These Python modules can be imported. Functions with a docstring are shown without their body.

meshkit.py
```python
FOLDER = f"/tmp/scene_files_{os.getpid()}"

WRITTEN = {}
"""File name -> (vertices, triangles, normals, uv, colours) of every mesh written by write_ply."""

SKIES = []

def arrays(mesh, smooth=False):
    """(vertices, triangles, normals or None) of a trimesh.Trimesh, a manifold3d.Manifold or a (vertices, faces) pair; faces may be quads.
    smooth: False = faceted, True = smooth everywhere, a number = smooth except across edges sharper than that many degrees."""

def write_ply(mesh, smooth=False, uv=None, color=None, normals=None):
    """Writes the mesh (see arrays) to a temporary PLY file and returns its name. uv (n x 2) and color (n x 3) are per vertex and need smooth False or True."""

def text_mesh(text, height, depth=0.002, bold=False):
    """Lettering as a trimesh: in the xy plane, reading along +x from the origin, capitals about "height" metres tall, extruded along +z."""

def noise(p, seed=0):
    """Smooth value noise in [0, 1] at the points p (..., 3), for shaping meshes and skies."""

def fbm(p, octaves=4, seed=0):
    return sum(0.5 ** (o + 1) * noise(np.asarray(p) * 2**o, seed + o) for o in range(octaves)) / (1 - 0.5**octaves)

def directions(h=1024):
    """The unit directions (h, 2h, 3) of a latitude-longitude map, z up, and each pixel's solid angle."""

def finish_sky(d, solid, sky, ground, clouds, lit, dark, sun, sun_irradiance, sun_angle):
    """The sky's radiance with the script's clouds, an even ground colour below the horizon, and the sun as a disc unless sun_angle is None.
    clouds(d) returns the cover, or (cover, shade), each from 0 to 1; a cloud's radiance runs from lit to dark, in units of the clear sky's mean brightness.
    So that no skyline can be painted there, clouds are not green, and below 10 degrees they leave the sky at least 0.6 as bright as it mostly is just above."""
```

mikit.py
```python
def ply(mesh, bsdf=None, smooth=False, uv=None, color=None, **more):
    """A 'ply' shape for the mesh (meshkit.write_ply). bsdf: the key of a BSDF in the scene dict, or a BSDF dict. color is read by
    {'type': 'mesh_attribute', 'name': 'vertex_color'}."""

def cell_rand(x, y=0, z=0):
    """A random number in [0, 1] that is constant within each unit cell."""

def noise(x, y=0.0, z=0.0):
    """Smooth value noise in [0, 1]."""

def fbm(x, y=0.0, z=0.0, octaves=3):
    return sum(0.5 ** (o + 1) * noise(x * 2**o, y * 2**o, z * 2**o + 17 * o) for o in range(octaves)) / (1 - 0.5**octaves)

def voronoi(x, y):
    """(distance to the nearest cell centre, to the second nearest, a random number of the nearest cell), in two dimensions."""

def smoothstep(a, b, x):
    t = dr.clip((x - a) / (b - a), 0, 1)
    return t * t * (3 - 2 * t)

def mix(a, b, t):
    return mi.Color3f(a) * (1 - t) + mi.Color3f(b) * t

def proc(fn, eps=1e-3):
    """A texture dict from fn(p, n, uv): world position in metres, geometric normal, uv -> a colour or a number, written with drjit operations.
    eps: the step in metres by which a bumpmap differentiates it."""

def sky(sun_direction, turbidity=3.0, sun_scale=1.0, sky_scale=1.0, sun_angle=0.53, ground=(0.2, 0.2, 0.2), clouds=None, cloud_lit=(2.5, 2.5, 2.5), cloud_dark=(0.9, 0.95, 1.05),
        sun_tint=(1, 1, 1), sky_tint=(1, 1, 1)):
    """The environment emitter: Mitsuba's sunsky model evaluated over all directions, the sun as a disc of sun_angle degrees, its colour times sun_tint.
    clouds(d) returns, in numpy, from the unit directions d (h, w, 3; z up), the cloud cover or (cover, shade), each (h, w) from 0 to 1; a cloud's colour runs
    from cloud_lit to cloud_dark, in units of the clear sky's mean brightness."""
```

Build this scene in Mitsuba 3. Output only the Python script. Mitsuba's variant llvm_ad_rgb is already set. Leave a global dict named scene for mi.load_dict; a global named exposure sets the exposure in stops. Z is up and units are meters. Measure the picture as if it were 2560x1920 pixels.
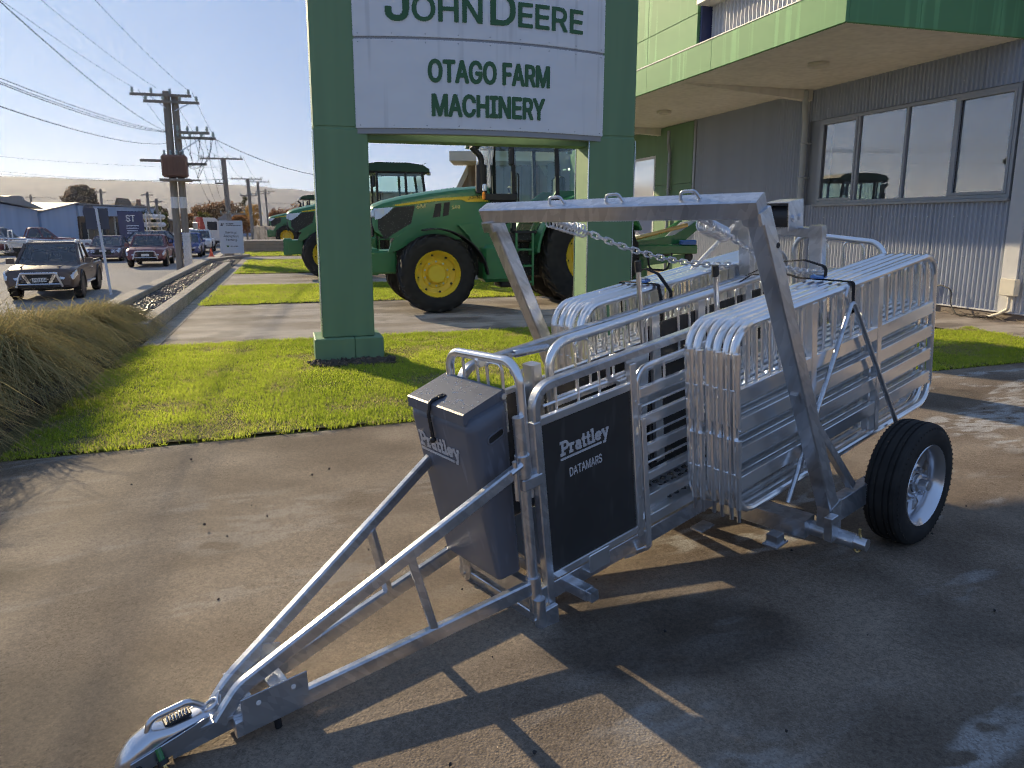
import math, random
import numpy as np, trimesh, drjit as dr, mitsuba as mi, mikit, meshkit
from shapely.geometry import Polygon, LineString, Point, box as sbox
from shapely.ops import unary_union
from mikit import noise, fbm, voronoi, smoothstep, mix, proc

scene, labels = {'type': 'scene'}, {}
# The place in metres: x away from the road towards the dealership building, y along the road, z up, apron at z = 0.
# ---------------------------------------------------------------- camera, sky, exposure
YAW, PITCH, CAM = math.radians(16.5), math.atan(355 / 1850), np.array([-.324, -8.748, 1.62])
LOOK = np.array([math.sin(YAW) * math.cos(PITCH), math.cos(YAW) * math.cos(PITCH), -math.sin(PITCH)])
T4 = mi.ScalarTransform4f
scene['camera'] = {'type': 'perspective', 'fov': math.degrees(2 * math.atan(1280 / 1850)), 'fov_axis': 'x', 'near_clip': 0.05, 'far_clip': 9000.0,
                   'principal_point_offset_x': 10 / 2560, 'principal_point_offset_y': 50 / 1920,
                   'to_world': T4().look_at(origin=CAM.tolist(), target=(CAM + LOOK).tolist(), up=[0, 0, 1])}
SUN_AZ, SUN_EL = math.radians(-24.0), math.radians(21.0)
SUN = [math.sin(SUN_AZ) * math.cos(SUN_EL), math.cos(SUN_AZ) * math.cos(SUN_EL), math.sin(SUN_EL)]
def veil(d):
    return .70 + .03 * (meshkit.fbm(np.stack([d[..., 0] * 3, d[..., 1] * 3, d[..., 2] * 11], -1), 3, 4) - .5)
scene['sky'] = mikit.sky(SUN, turbidity=2.6, sun_scale=0.62, sky_scale=0.54, ground=(0.16, 0.15, 0.13), sun_tint=(0.92, 1.0, 1.10), sky_tint=(0.42, 0.60, 1.0), clouds=veil, cloud_lit=(1.06, 1.54, 2.50), cloud_dark=(1.06, 1.54, 2.50))
labels['sky'] = {'kind': 'structure'}
exposure = 3.25

# ---------------------------------------------------------------- materials
def rgb(c): return {'type': 'rgb', 'value': list(c) if hasattr(c, '__len__') else [c] * 3}
def mat(key, color, rough=0.5, metal=0.0, two=True, bump=None, **more):
    col = color if isinstance(color, dict) else rgb(color)
    b = {'type': 'principled', 'base_color': col, 'roughness': rough if isinstance(rough, dict) else float(rough), 'metallic': float(metal), **more}
    if bump is not None: b = {'type': 'bumpmap', 'tex': bump, 'scale': 1.0, 'bsdf': b}
    scene[key] = {'type': 'twosided', 'bsdf': b} if two else b
    return key

def f_apron(p, n, uv):
    big = fbm(p.x * .55 + 3, p.y * .55, 0, 4)
    mid = fbm(p.x * 2.6, p.y * 3.4 + 5, 0, 3)
    d1, d2, r = voronoi(p.x * 150, p.y * 150); g1 = noise(p.x * 75, p.y * 75, 3); g2 = noise(p.x * 260, p.y * 260, 5)
    scuff = smoothstep(.47, .66, fbm(p.x * 1.4 + p.y * .9 + 11, p.y * 5.5 - p.x * 2.0, 0, 4)) * smoothstep(.38, .58, fbm(p.x * .8 + 9, p.y * .8, 2, 2)) * smoothstep(.3, .6, fbm(p.x * 9, p.y * 22, 4, 2))
    base = mix((.112, .086, .064), (.205, .168, .130), smoothstep(.25, .75, .55 * big + .45 * mid))
    peb = mix(base * .42, base * 1.8, .34 * r + .33 * g1 + .33 * g2)
    out = mix(base, peb, .75)
    crack = smoothstep(.03, .0, dr.abs(d2 - d1)) * .25
    out = out * (1 - crack)
    stain = smoothstep(.52, .72, fbm(p.x * .9 - 4, p.y * .9 + 7, 1, 3))
    out = out * (1 - .38 * stain)
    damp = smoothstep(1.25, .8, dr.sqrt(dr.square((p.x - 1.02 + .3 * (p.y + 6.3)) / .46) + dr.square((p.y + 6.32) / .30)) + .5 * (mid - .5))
    side = .35 + .9 * smoothstep(.3, 1.6, p.x)
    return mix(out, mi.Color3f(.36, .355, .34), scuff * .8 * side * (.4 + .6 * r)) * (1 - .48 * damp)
def b_apron(p, n, uv):
    d1, d2, r = voronoi(p.x * 105, p.y * 105)
    return .0012 * smoothstep(.75, .1, d1) * (.4 + .6 * r) + .0012 * noise(p.x * 160, p.y * 160) + .003 * fbm(p.x * 6, p.y * 6, 0, 2)
mat('m_apron', proc(f_apron), .85, specular=.22, bump=proc(b_apron, 2e-3))

def f_conc(p, n, uv):
    a = fbm(p.x * .9, p.y * 2.2 + 3, p.z * 2, 4); c = fbm(p.x * 9, p.y * 14, p.z * 9, 3)
    out = mix((.20, .165, .135), (.33, .29, .25), smoothstep(.3, .7, a)) * (.82 + .36 * c)
    st = smoothstep(.55, .75, fbm(p.x * 1.7 + 20, p.y * 1.7, 3, 3))
    return out * (1 - .35 * st)
mat('m_concrete', proc(f_conc), .8, specular=.3, bump=proc(lambda p, n, uv: .002 * fbm(p.x * 25, p.y * 25, p.z * 25, 3), 3e-3))
def f_kerb(p, n, uv):
    c = fbm(p.x * 5, p.y * 5, p.z * 5, 4); g = noise(p.x * 60, p.y * 60, p.z * 60)
    return mix((.20, .17, .14), (.42, .37, .31), c) * (.75 + .5 * g)
mat('m_kerb', proc(f_kerb), .85, specular=.25, bump=proc(lambda p, n, uv: .004 * fbm(p.x * 30, p.y * 30, p.z * 30, 3), 3e-3))
def f_road(p, n, uv):
    a = fbm(p.x * .35, p.y * .12, 0, 4); g = noise(p.x * 35, p.y * 35)
    patch = smoothstep(.5, .62, fbm(p.x * .18 + 7, p.y * .09, 0, 2))
    return mix((.19, .18, .17), (.29, .275, .26), a) * (.8 + .4 * g) * (1 - .25 * patch)
mat('m_road', proc(f_road), .85, specular=.2, bump=proc(lambda p, n, uv: .003 * noise(p.x * 90, p.y * 90), 3e-3))
def f_land(p, n, uv):
    a = fbm(p.x * .02, p.y * .02, 0, 3); g = fbm(p.x * 1.2, p.y * 1.2, 0, 3)
    return mix((.13, .12, .10), (.19, .175, .145), a) * (.7 + .6 * g)
mat('m_land', proc(f_land), .9, specular=.2)
def f_soil(p, n, uv):
    return mix((.070, .065, .030), (.14, .13, .06), fbm(p.x * 22, p.y * 22, 0, 3))
mat('m_soil', proc(f_soil), .95, specular=.1, bump=proc(lambda p, n, uv: .012 * fbm(p.x * 30, p.y * 30, 0, 3), 4e-3))
mat('m_bed', (.035, .032, .030), .9)
mat('m_stone', proc(lambda p, n, uv: mix((.018, .018, .020), (.085, .082, .080), noise(p.x * 21, p.y * 21, p.z * 9))), .45, specular=.5)
def leaf(key, color, diff=1.0, rough=.55):
    scene[key] = {'type': 'principledthin', 'base_color': color if isinstance(color, dict) else rgb(color), 'roughness': rough, 'diff_trans': diff, 'spec_trans': 0.0, 'eta': 1.4}
    return key
VC = {'type': 'mesh_attribute', 'name': 'vertex_color'}
leaf('m_grass', VC, 1.05, .5)
leaf('m_tussock', VC, .8, .38)
leaf('m_foliage', VC, .8, .6)
mat('m_bark', proc(lambda p, n, uv: mix((.045, .036, .028), (.12, .095, .07), fbm(p.x * 9, p.y * 9, p.z * 2, 3))), .9)

def f_galv(p, n, uv):
    d1, d2, r = voronoi(p.x * 42 + p.z * 21, p.y * 42 + p.z * 37)
    s = fbm(p.x * 7, p.y * 7, p.z * 7, 3)
    return mix((.44, .46, .49), (.74, .76, .79), .55 * r + .45 * s) * (1 - .3 * smoothstep(.6, .8, fbm(p.x * 3 + 7, p.y * 3, p.z * 9, 3)))
def r_galv(p, n, uv): return .16 + .24 * fbm(p.x * 11 + 3, p.y * 11, p.z * 11, 3)
mat('m_galv', proc(f_galv), proc(r_galv), .88, bump=proc(lambda p, n, uv: .0006 * fbm(p.x * 40, p.y * 40, p.z * 40, 2), 2e-3))
def f_alu(p, n, uv): return mix((.80, .80, .80), (.95, .95, .94), fbm(p.x * 6, p.y * 6, p.z * 14, 3))
def r_alu(p, n, uv): return .08 + .20 * fbm(p.x * 9 + 5, p.y * 9, p.z * 17, 3)
mat('m_alu', proc(f_alu), proc(r_alu), .85)
mat('m_chrome', (.78, .79, .8), .12, 1.0)
mat('m_zinc', (.66, .68, .72), .22, .95)
mat('m_bin', proc(lambda p, n, uv: mix((.098, .106, .126), (.125, .132, .155), fbm(p.x * 8, p.y * 8, p.z * 8, 3)) * (1 + .35 * smoothstep(.62, .8, fbm(p.x * 40 + p.z * 12, p.y * 40, p.z * 6, 3)))), .38, specular=.5, bump=proc(lambda p, n, uv: .0005 * noise(p.x * 320, p.y * 320, p.z * 320), 1e-3))
mat('m_blackpanel', proc(lambda p, n, uv: mix((.028, .028, .028), (.042, .042, .041), fbm(p.x * 5, p.y * 5, p.z * 5, 3)) * (1 + .5 * smoothstep(.6, .82, fbm(p.x * 30, p.y * 30, p.z * 5, 3)))), .34, specular=.4)
mat('m_black', (.016, .016, .017), .5)
mat('m_strap', (.012, .012, .013), .85)
mat('m_decal', (.55, .56, .58), .4, .3)
mat('m_tyre', proc(lambda p, n, uv: mix((.010, .010, .010), (.032, .030, .027), fbm(p.x * 12, p.y * 12, p.z * 12, 3))), .72, specular=.35)
mat('m_brass', (.75, .55, .22), .3, .9)
mat('m_blueplastic', (.06, .16, .42), .35)

def f_jd(p, n, uv):
    d = fbm(p.x * 5, p.y * 5, p.z * 5, 3)
    return mix((.022, .15, .045), (.030, .175, .058), d)
mat('m_jdgreen', proc(f_jd), .28, specular=.5, clearcoat=.7, clearcoat_gloss=.9)
mat('m_jdroof', (.018, .060, .030), .6)
mat('m_jdyellow', proc(lambda p, n, uv: mix((.74, .52, .02), (.80, .60, .05), fbm(p.x * 9, p.y * 9, p.z * 9, 2))), .38, specular=.5)
mat('m_jdtext', (.70, .62, .22), .4)
def spots(p, n, uv):
    d1, d2, r = voronoi(p.x * 24, p.z * 24)
    return mix(mi.Color3f(.014, .014, .014), mi.Color3f(.16, .17, .15), smoothstep(.2, .12, d1) * smoothstep(.5, .55, r))
mat('m_grille', proc(spots), .42)
mat('m_amber', (.85, .28, .02), .25)
mat('m_lens', (.62, .66, .70), .08, .55)
mat('m_mirror', (.55, .56, .58), .06, .9)

def f_sign(p, n, uv):
    s = fbm(p.x * .9, p.y * .9, p.z * .35, 3); st = fbm(p.x * 9, p.y * 9, p.z * .4, 3)
    return mix((.165, .27, .15), (.19, .31, .175), s) * (.9 + .2 * st)
mat('m_signgreen', proc(f_sign), .58, specular=.2)
def f_acm(p, n, uv):
    st = smoothstep(.58, .75, fbm(p.x * 7 + p.y * 7, p.z * .25, 0, 3))
    return mix((.125, .285, .13), (.15, .33, .155), fbm(p.x * .6, p.y * .6, p.z * .6, 3)) * (1 + .3 * st)
mat('m_fascia', proc(f_acm), .6, specular=.12)
mat('m_seam', (.02, .05, .03), .6)
mat('m_signwhite', proc(lambda p, n, uv: mix((.70, .71, .73), (.78, .79, .80), fbm(p.x * 2, p.y * 2, p.z * 5, 3)) * (1 - .15 * smoothstep(.6, .8, fbm(p.x * 12, p.y * 12, p.z * .5, 3)))), .32, specular=.5)
mat('m_signletter', (.032, .115, .038), .4)
mat('m_trim', (.30, .31, .33), .4, .3)
mat('m_white', (.70, .70, .69), .45)
mat('m_offwhite', (.60, .56, .47), .5)
def f_clad(p, n, uv):
    st = fbm(p.y * 8, p.z * .3, p.x, 3)
    return mix((.345, .375, .44), (.42, .45, .52), st)
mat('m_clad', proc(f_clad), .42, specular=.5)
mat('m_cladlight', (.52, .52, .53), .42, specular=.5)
def f_soffit(p, n, uv):
    return mix((.60, .57, .52), (.70, .665, .61), fbm(p.x * .8, p.y * .8, 0, 3)) * (.9 + .2 * fbm(p.x * 11, p.y * 11, 0, 2))
mat('m_soffit', proc(f_soffit), .8)
mat('m_room', (.05, .055, .06), .9)
mat('m_downpipe', (.42, .43, .42), .4)
scene['m_glass'] = {'type': 'thindielectric', 'int_ior': 2.1}
scene['m_cabglass'] = {'type': 'thindielectric', 'int_ior': 1.55, 'specular_transmittance': rgb((.72, .86, .82))}
scene['m_carglass'] = {'type': 'thindielectric', 'int_ior': 1.6, 'specular_transmittance': rgb((.10, .11, .12))}
mat('m_interior', (.03, .03, .033), .7)
mat('m_seat', (.05, .065, .06), .7)
mat('m_wood', proc(lambda p, n, uv: mix((.27, .21, .155), (.42, .33, .25), fbm(p.x * 6, p.y * 6, p.z * 1.3, 4))), .85)
mat('m_transformer', (.20, .105, .075), .55)
mat('m_wire', (.05, .05, .05), .6)
scene['m_insul'] = {'type': 'principled', 'base_color': rgb((.35, .42, .40)), 'roughness': .15, 'specular': .7}
def paint(key, c, r=.3): mat(key, c, r, .25, specular=.5, clearcoat=.8, clearcoat_gloss=.92)
paint('m_carbrown', (.085, .058, .05)); paint('m_carmaroon', (.16, .05, .06)); paint('m_cardark', (.10, .07, .10)); paint('m_carblue', (.045, .075, .22))
paint('m_carwhite', (.60, .61, .62)); paint('m_carsilver', (.30, .31, .32)); paint('m_carsky', (.05, .20, .42)); paint('m_carred', (.42, .06, .05)); paint('m_carnavy', (.03, .035, .06))
mat('m_blueshed', proc(lambda p, n, uv: mix((.30, .38, .50), (.36, .44, .56), noise(p.x * 3, p.y * 3, 0))), .55)
mat('m_shedroof', proc(lambda p, n, uv: mix((.22, .21, .21), (.30, .285, .27), noise(p.x * 2.2, p.y * .3, 0))), .5, .2)
mat('m_brown', (.16, .12, .085), .85)
mat('m_navyboard', (.035, .045, .12), .45)
mat('m_boardblue', (.50, .56, .66), .5)
mat('m_boardtext', (.055, .065, .10), .5)
mat('m_terracotta', (.28, .15, .10), .8)
def f_hill(p, n, uv):
    return mix((.13, .135, .15), (.20, .20, .21), fbm(p.x * .006, p.y * .006, p.z * .01, 4))
mat('m_hill', proc(f_hill), .95, specular=.1)
mat('m_timber', proc(lambda p, n, uv: mix((.19, .165, .14), (.30, .26, .22), fbm(p.x * 8, p.y * 8, p.z * .8, 3))), .85)
mat('m_cone', (.75, .12, .05), .5)

# ---------------------------------------------------------------- mesh helpers
tu = trimesh.util.concatenate
def arr(*v): return np.array(v, float)
def cbox(lo, hi, c=.004):
    """A box from lo to hi with chamfered edges."""
    lo, hi = np.minimum(lo, hi).astype(float), np.maximum(lo, hi).astype(float)
    c = min(c, .45 * (hi - lo).min())
    if c <= 0: return trimesh.creation.box(bounds=[lo, hi])
    pts = []
    for ax in range(3):
        l, h = lo + c, hi - c
        l[ax], h[ax] = lo[ax], hi[ax]
        pts += [[(l, h)[i][0], (l, h)[j][1], (l, h)[k][2]] for i in (0, 1) for j in (0, 1) for k in (0, 1)]
    return trimesh.convex.convex_hull(np.array(pts))
def bx(cx, cy, cz, sx, sy, sz, c=.004): return cbox((cx - sx / 2, cy - sy / 2, cz - sz / 2), (cx + sx / 2, cy + sy / 2, cz + sz / 2), c)
def fillet(path, rad, seg=5, closed=False):
    P = [np.array(p, float) for p in path]; n = len(P); out = []
    for i in range(n):
        if not closed and i in (0, n - 1): out.append(P[i]); continue
        a, b, c = P[i - 1], P[i], P[(i + 1) % n]
        u, v = (a - b), (c - b); lu, lv = np.linalg.norm(u), np.linalg.norm(v); u, v = u / lu, v / lv
        ang = math.acos(np.clip(u @ v, -1, 1))
        if ang > math.pi - .02: out.append(b); continue
        d = min(rad / math.tan(ang / 2), .48 * lu, .48 * lv); r = d * math.tan(ang / 2)
        w = (u + v) / np.linalg.norm(u + v); o = b + w * (r / math.sin(ang / 2))
        s, e = b + u * d - o, b + v * d - o; th = math.acos(np.clip(s @ e / (np.linalg.norm(s) * np.linalg.norm(e)), -1, 1))
        for k in range(seg + 1):
            t = k / seg
            out.append(o + (math.sin((1 - t) * th) * s + math.sin(t * th) * e) / max(math.sin(th), 1e-9))
    return np.array(out)
def sweep(path, prof, closed=False, up=None, caps=True):
    """Sweep a 2D profile (u sideways, v upwards) along a polyline."""
    P = np.asarray(path, float); n = len(P); prof = np.asarray(prof, float); m = len(prof)
    T = np.zeros_like(P)
    if closed: T = np.roll(P, -1, 0) - np.roll(P, 1, 0)
    else: T[1:-1] = P[2:] - P[:-2]; T[0] = P[1] - P[0]; T[-1] = P[-1] - P[-2]
    T /= np.linalg.norm(T, axis=1, keepdims=True)
    V = []
    if up is None:
        a = arr(0, 0, 1) if abs(T[0][2]) < .9 else arr(0, 1, 0)
        s = np.cross(T[0], a); s /= np.linalg.norm(s)
    for i in range(n):
        if up is not None: s = np.cross(T[i], up)
        else: s = s - T[i] * (s @ T[i])
        s = s / np.linalg.norm(s); w = np.cross(s, T[i])
        k = 1.0
        if 0 < i < n - 1 or closed:
            d1 = P[i] - P[i - 1]; d1 = d1 / np.linalg.norm(d1); k = 1 / max(.6, abs(d1 @ T[i]))
        V.append(P[i] + prof[:, :1] * s * 1.0 + prof[:, 1:] * w)
    V = np.concatenate(V); F = []
    for i in range(n if closed else n - 1):
        a0, b0 = i * m, ((i + 1) % n) * m
        for j in range(m):
            k = (j + 1) % m
            F += [[a0 + j, b0 + j, b0 + k], [a0 + j, b0 + k, a0 + k]]
    if caps and not closed:
        for base, flip in ((0, True), ((n - 1) * m, False)):
            for j in range(1, m - 1): F.append([base, base + j, base + j + 1] if not flip else [base, base + j + 1, base + j])
    me = trimesh.Trimesh(V, F, process=False)
    return me
def circ(r, n=10): return [(r * math.cos(2 * math.pi * k / n), r * math.sin(2 * math.pi * k / n)) for k in range(n)][::-1]
def rectp(w, h, b=.003):
    w, h = w / 2, h / 2; b = min(b, .4 * min(w, h))
    return [(-w + b, -h), (-w, -h + b), (-w, h - b), (-w + b, h), (w - b, h), (w, h - b), (w, -h + b), (w - b, -h)]
def tube(path, r, n=10, closed=False): return sweep(path, circ(r, n), closed)
def bar(path, w, h, up=(0, 0, 1), b=.003): return sweep(path, rectp(w, h, b), up=np.array(up, float))
def cyl(a, b, r, n=16): return tube([a, b], r, n)
def lathe(prof, n=32, axis='z'):
    """Revolve (radius, height) pairs around z, then lay the axis along x or y."""
    prof = np.asarray(prof, float); m = len(prof); V = []
    for k in range(n):
        t = 2 * math.pi * k / n
        V += [[r * math.cos(t), r * math.sin(t), h] for r, h in prof]
    F = []
    for k in range(n):
        a0, b0 = k * m, ((k + 1) % n) * m
        for j in range(m - 1): F += [[a0 + j, b0 + j, b0 + j + 1], [a0 + j, b0 + j + 1, a0 + j + 1]]
    V = np.array(V)
    if axis == 'y': V = V[:, [0, 2, 1]]; F = [f[::-1] for f in F]
    if axis == 'x': V = V[:, [2, 1, 0]]; F = [f[::-1] for f in F]
    return trimesh.Trimesh(V, F, process=False)
def prism(poly, d0, d1, axis='y', bevel=0.0):
    """Extrude a 2D polygon; axis 'y': polygon in x,z between y=d0..d1; 'x': polygon in y,z; 'z': polygon in x,y."""
    if not isinstance(poly, Polygon): poly = Polygon(poly)
    d0, d1 = min(d0, d1), max(d0, d1)
    if not poly.is_valid: poly = poly.buffer(0)
    m = trimesh.creation.extrude_polygon(poly, d1 - d0, engine='earcut'); v = np.array(m.vertices); v[:, 2] += d0
    if axis == 'y': v = v[:, [0, 2, 1]]; m = trimesh.Trimesh(v, np.array(m.faces)[:, ::-1], process=False)
    elif axis == 'x': v = v[:, [2, 0, 1]]; m = trimesh.Trimesh(v, np.array(m.faces), process=False)
    else: m = trimesh.Trimesh(v, m.faces, process=False)
    return m
def sheet(poly, z):
    if not isinstance(poly, Polygon): poly = Polygon(poly)
    v, f = trimesh.creation.triangulate_polygon(poly, engine='earcut')
    v = np.c_[v, np.full(len(v), z)]; m = trimesh.Trimesh(v, f, process=False)
    if m.face_normals[:, 2].mean() < 0: m.invert()
    return m
def helix(a, b, R, r, turns, n=7, per=12):
    a, b = arr(*a), arr(*b); d = b - a; L = np.linalg.norm(d); d = d / L
    s = np.cross(d, [0, 0, 1]); s = s / np.linalg.norm(s); w = np.cross(s, d)
    k = np.arange(turns * per + 1); th = 2 * math.pi * k / per
    return tube(a + np.outer(k / (turns * per) * L, d) + R * (np.outer(np.cos(th), s) + np.outer(np.sin(th), w)), r, n)
def bolt(p, axis, r=.01, h=.008):
    a = arr(*p); d = arr(*axis); d = d / np.linalg.norm(d)
    return tube([a, a + d * h], r, 6)
def sphere(c, r, sub=2):
    m = trimesh.creation.icosphere(sub, r); m.apply_translation(c); return m
def xf(m, M):
    m = m.copy(); m.apply_transform(M); return m
def mv(m, x=0, y=0, z=0): m = m.copy(); m.apply_translation([x, y, z]); return m
def rotz(a, x=0, y=0, z=0):
    c, s = math.cos(a), math.sin(a); return np.array([[c, -s, 0, x], [s, c, 0, y], [0, 0, 1, z], [0, 0, 0, 1.0]])
def text(s, h, depth=.002, bold=True, sx=1.0):
    m = meshkit.text_mesh(s, h, depth, bold); m.apply_scale([sx, 1, 1]); return m
def tcenter(m):
    b = m.bounds; m.apply_translation([-(b[0][0] + b[1][0]) / 2, 0, 0]); return m
def face_y(m):
    """Lettering in xy -> stands in xz, facing -y."""
    v = np.array(m.vertices); return trimesh.Trimesh(np.c_[v[:, 0], -v[:, 2], v[:, 1]], m.faces, process=False)

# ---------------------------------------------------------------- scene helpers
def numbered(key):
    if key not in scene and key not in labels and not any(k.startswith(key + '__') for k in scene): return key
    i = 1
    while True:
        k = f'{key}_{i:03d}'
        if k not in scene and k not in labels and not any(q.startswith(k + '__') for q in scene): return k
        i += 1
def thing(name, label, cat, group=None):
    key = numbered(name); labels[key] = {'label': label, 'category': cat}
    if group: labels[key]['group'] = group
    return key
_cnt = {}
def part(t, name, mesh, m, label=None, smooth=30, M=None, kind=None, **kw):
    base = t + '__' + name; n = _cnt.get(base, 0); _cnt[base] = n + 1
    key = base if n == 0 else f'{base}_{n:03d}'
    if M is not None: mesh = xf(mesh, M)
    scene[key] = mikit.ply(mesh, m, smooth, **kw)
    if label or kind:
        labels[key] = {}
        if label: labels[key]['label'] = label
        if kind: labels[key]['kind'] = kind
    return key
def struct(name, mesh, m, smooth=False, **kw):
    key = numbered(name); scene[key] = mikit.ply(mesh, m, smooth, **kw); labels[key] = {'kind': 'structure'}; return key
def solo(name, mesh, m, label, cat, group=None, smooth=30, kind=None, **kw):
    key = numbered(name); scene[key] = mikit.ply(mesh, m, smooth, **kw); labels[key] = {'label': label, 'category': cat}
    if group: labels[key]['group'] = group
    if kind: labels[key]['kind'] = kind
    return key
def dup(src, name, M, label, cat, group=None):
    """A copy of a thing with copies of its parts, moved by the 4x4 matrix M."""
    t = thing(name, label, cat, group)
    for k in [k for k in scene if k.startswith(src + '__')]:
        scene[t + k[len(src):]] = {**scene[k], 'to_world': T4(np.asarray(M).tolist())}
        if k in labels and ('label' in labels[k]): labels[t + k[len(src):]] = dict(labels[k])
    return t

def slab_word():
    """The slab-serif wordmark as a shapely shape, x-height 0.95, cap height 1.4."""
    h = .135
    L = lambda *p: LineString(p).buffer(h, cap_style=2, join_style=2)
    def arc(cx, cy, r, a, b, n=12): return [(cx + r * math.cos(math.radians(a + (b - a) * i / n)), cy + r * math.sin(math.radians(a + (b - a) * i / n))) for i in range(n + 1)]
    g = {'P': ([L((.3, 0), (.3, 1.4)), L((0, .13), (.62, .13)), L((0, 1.27), (.65, 1.27)), L((.3, 1.27), (.62, 1.27), *arc(.62, .95, .32, 90, -90), (.3, .63))], 1.02),
         'r': ([L((.25, 0), (.25, .95)), L((0, .13), (.52, .13)), L((.0, .82), (.3, .82)), L((.25, .55), *arc(.5, .55, .26, 160, 50))], .74),
         'a': ([L(*arc(.36, .34, .22, 0, 360, 20)), L((.62, 0), (.62, .6)), L((.12, .8), *arc(.42, .62, .2, 90, 0)), L((.6, .12), (.82, .12))], .82),
         't': ([L((.25, 1.3), (.25, .13), (.55, .13)), L((0, .82), (.52, .82))], .55),
         'l': ([L((.25, 0), (.25, 1.4)), L((0, .13), (.5, .13)), L((.0, 1.27), (.3, 1.27))], .52),
         'e': ([L(*arc(.4, .475, .33, 0, 320, 20)), L((.1, .475), (.73, .475))], .8),
         'y': ([L((.15, .9), (.46, .12)), L((.78, .9), (.38, -.35), (.12, -.35)), L((0, .83), (.36, .83)), L((.58, .83), (.95, .83))], .9)}
    x, out = 0, []
    from shapely.affinity import translate
    for c in 'Prattley':
        s, w = g[c]; out.append(translate(unary_union(s), x, 0)); x += w + .03
    out.append(sbox(0, -.42, x - 1.0, -.2))
    return unary_union(out)
_SLAB = slab_word()
def slab_mesh(width, depth=.0015):
    b = _SLAB.bounds; m = tu([trimesh.creation.extrude_polygon(q, 1, engine='earcut') for q in getattr(_SLAB, 'geoms', [_SLAB])])
    s = width / (b[2] - b[0]); m.apply_translation([-b[0], 0, 0]); m.apply_scale([s, s, depth]); return m
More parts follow.
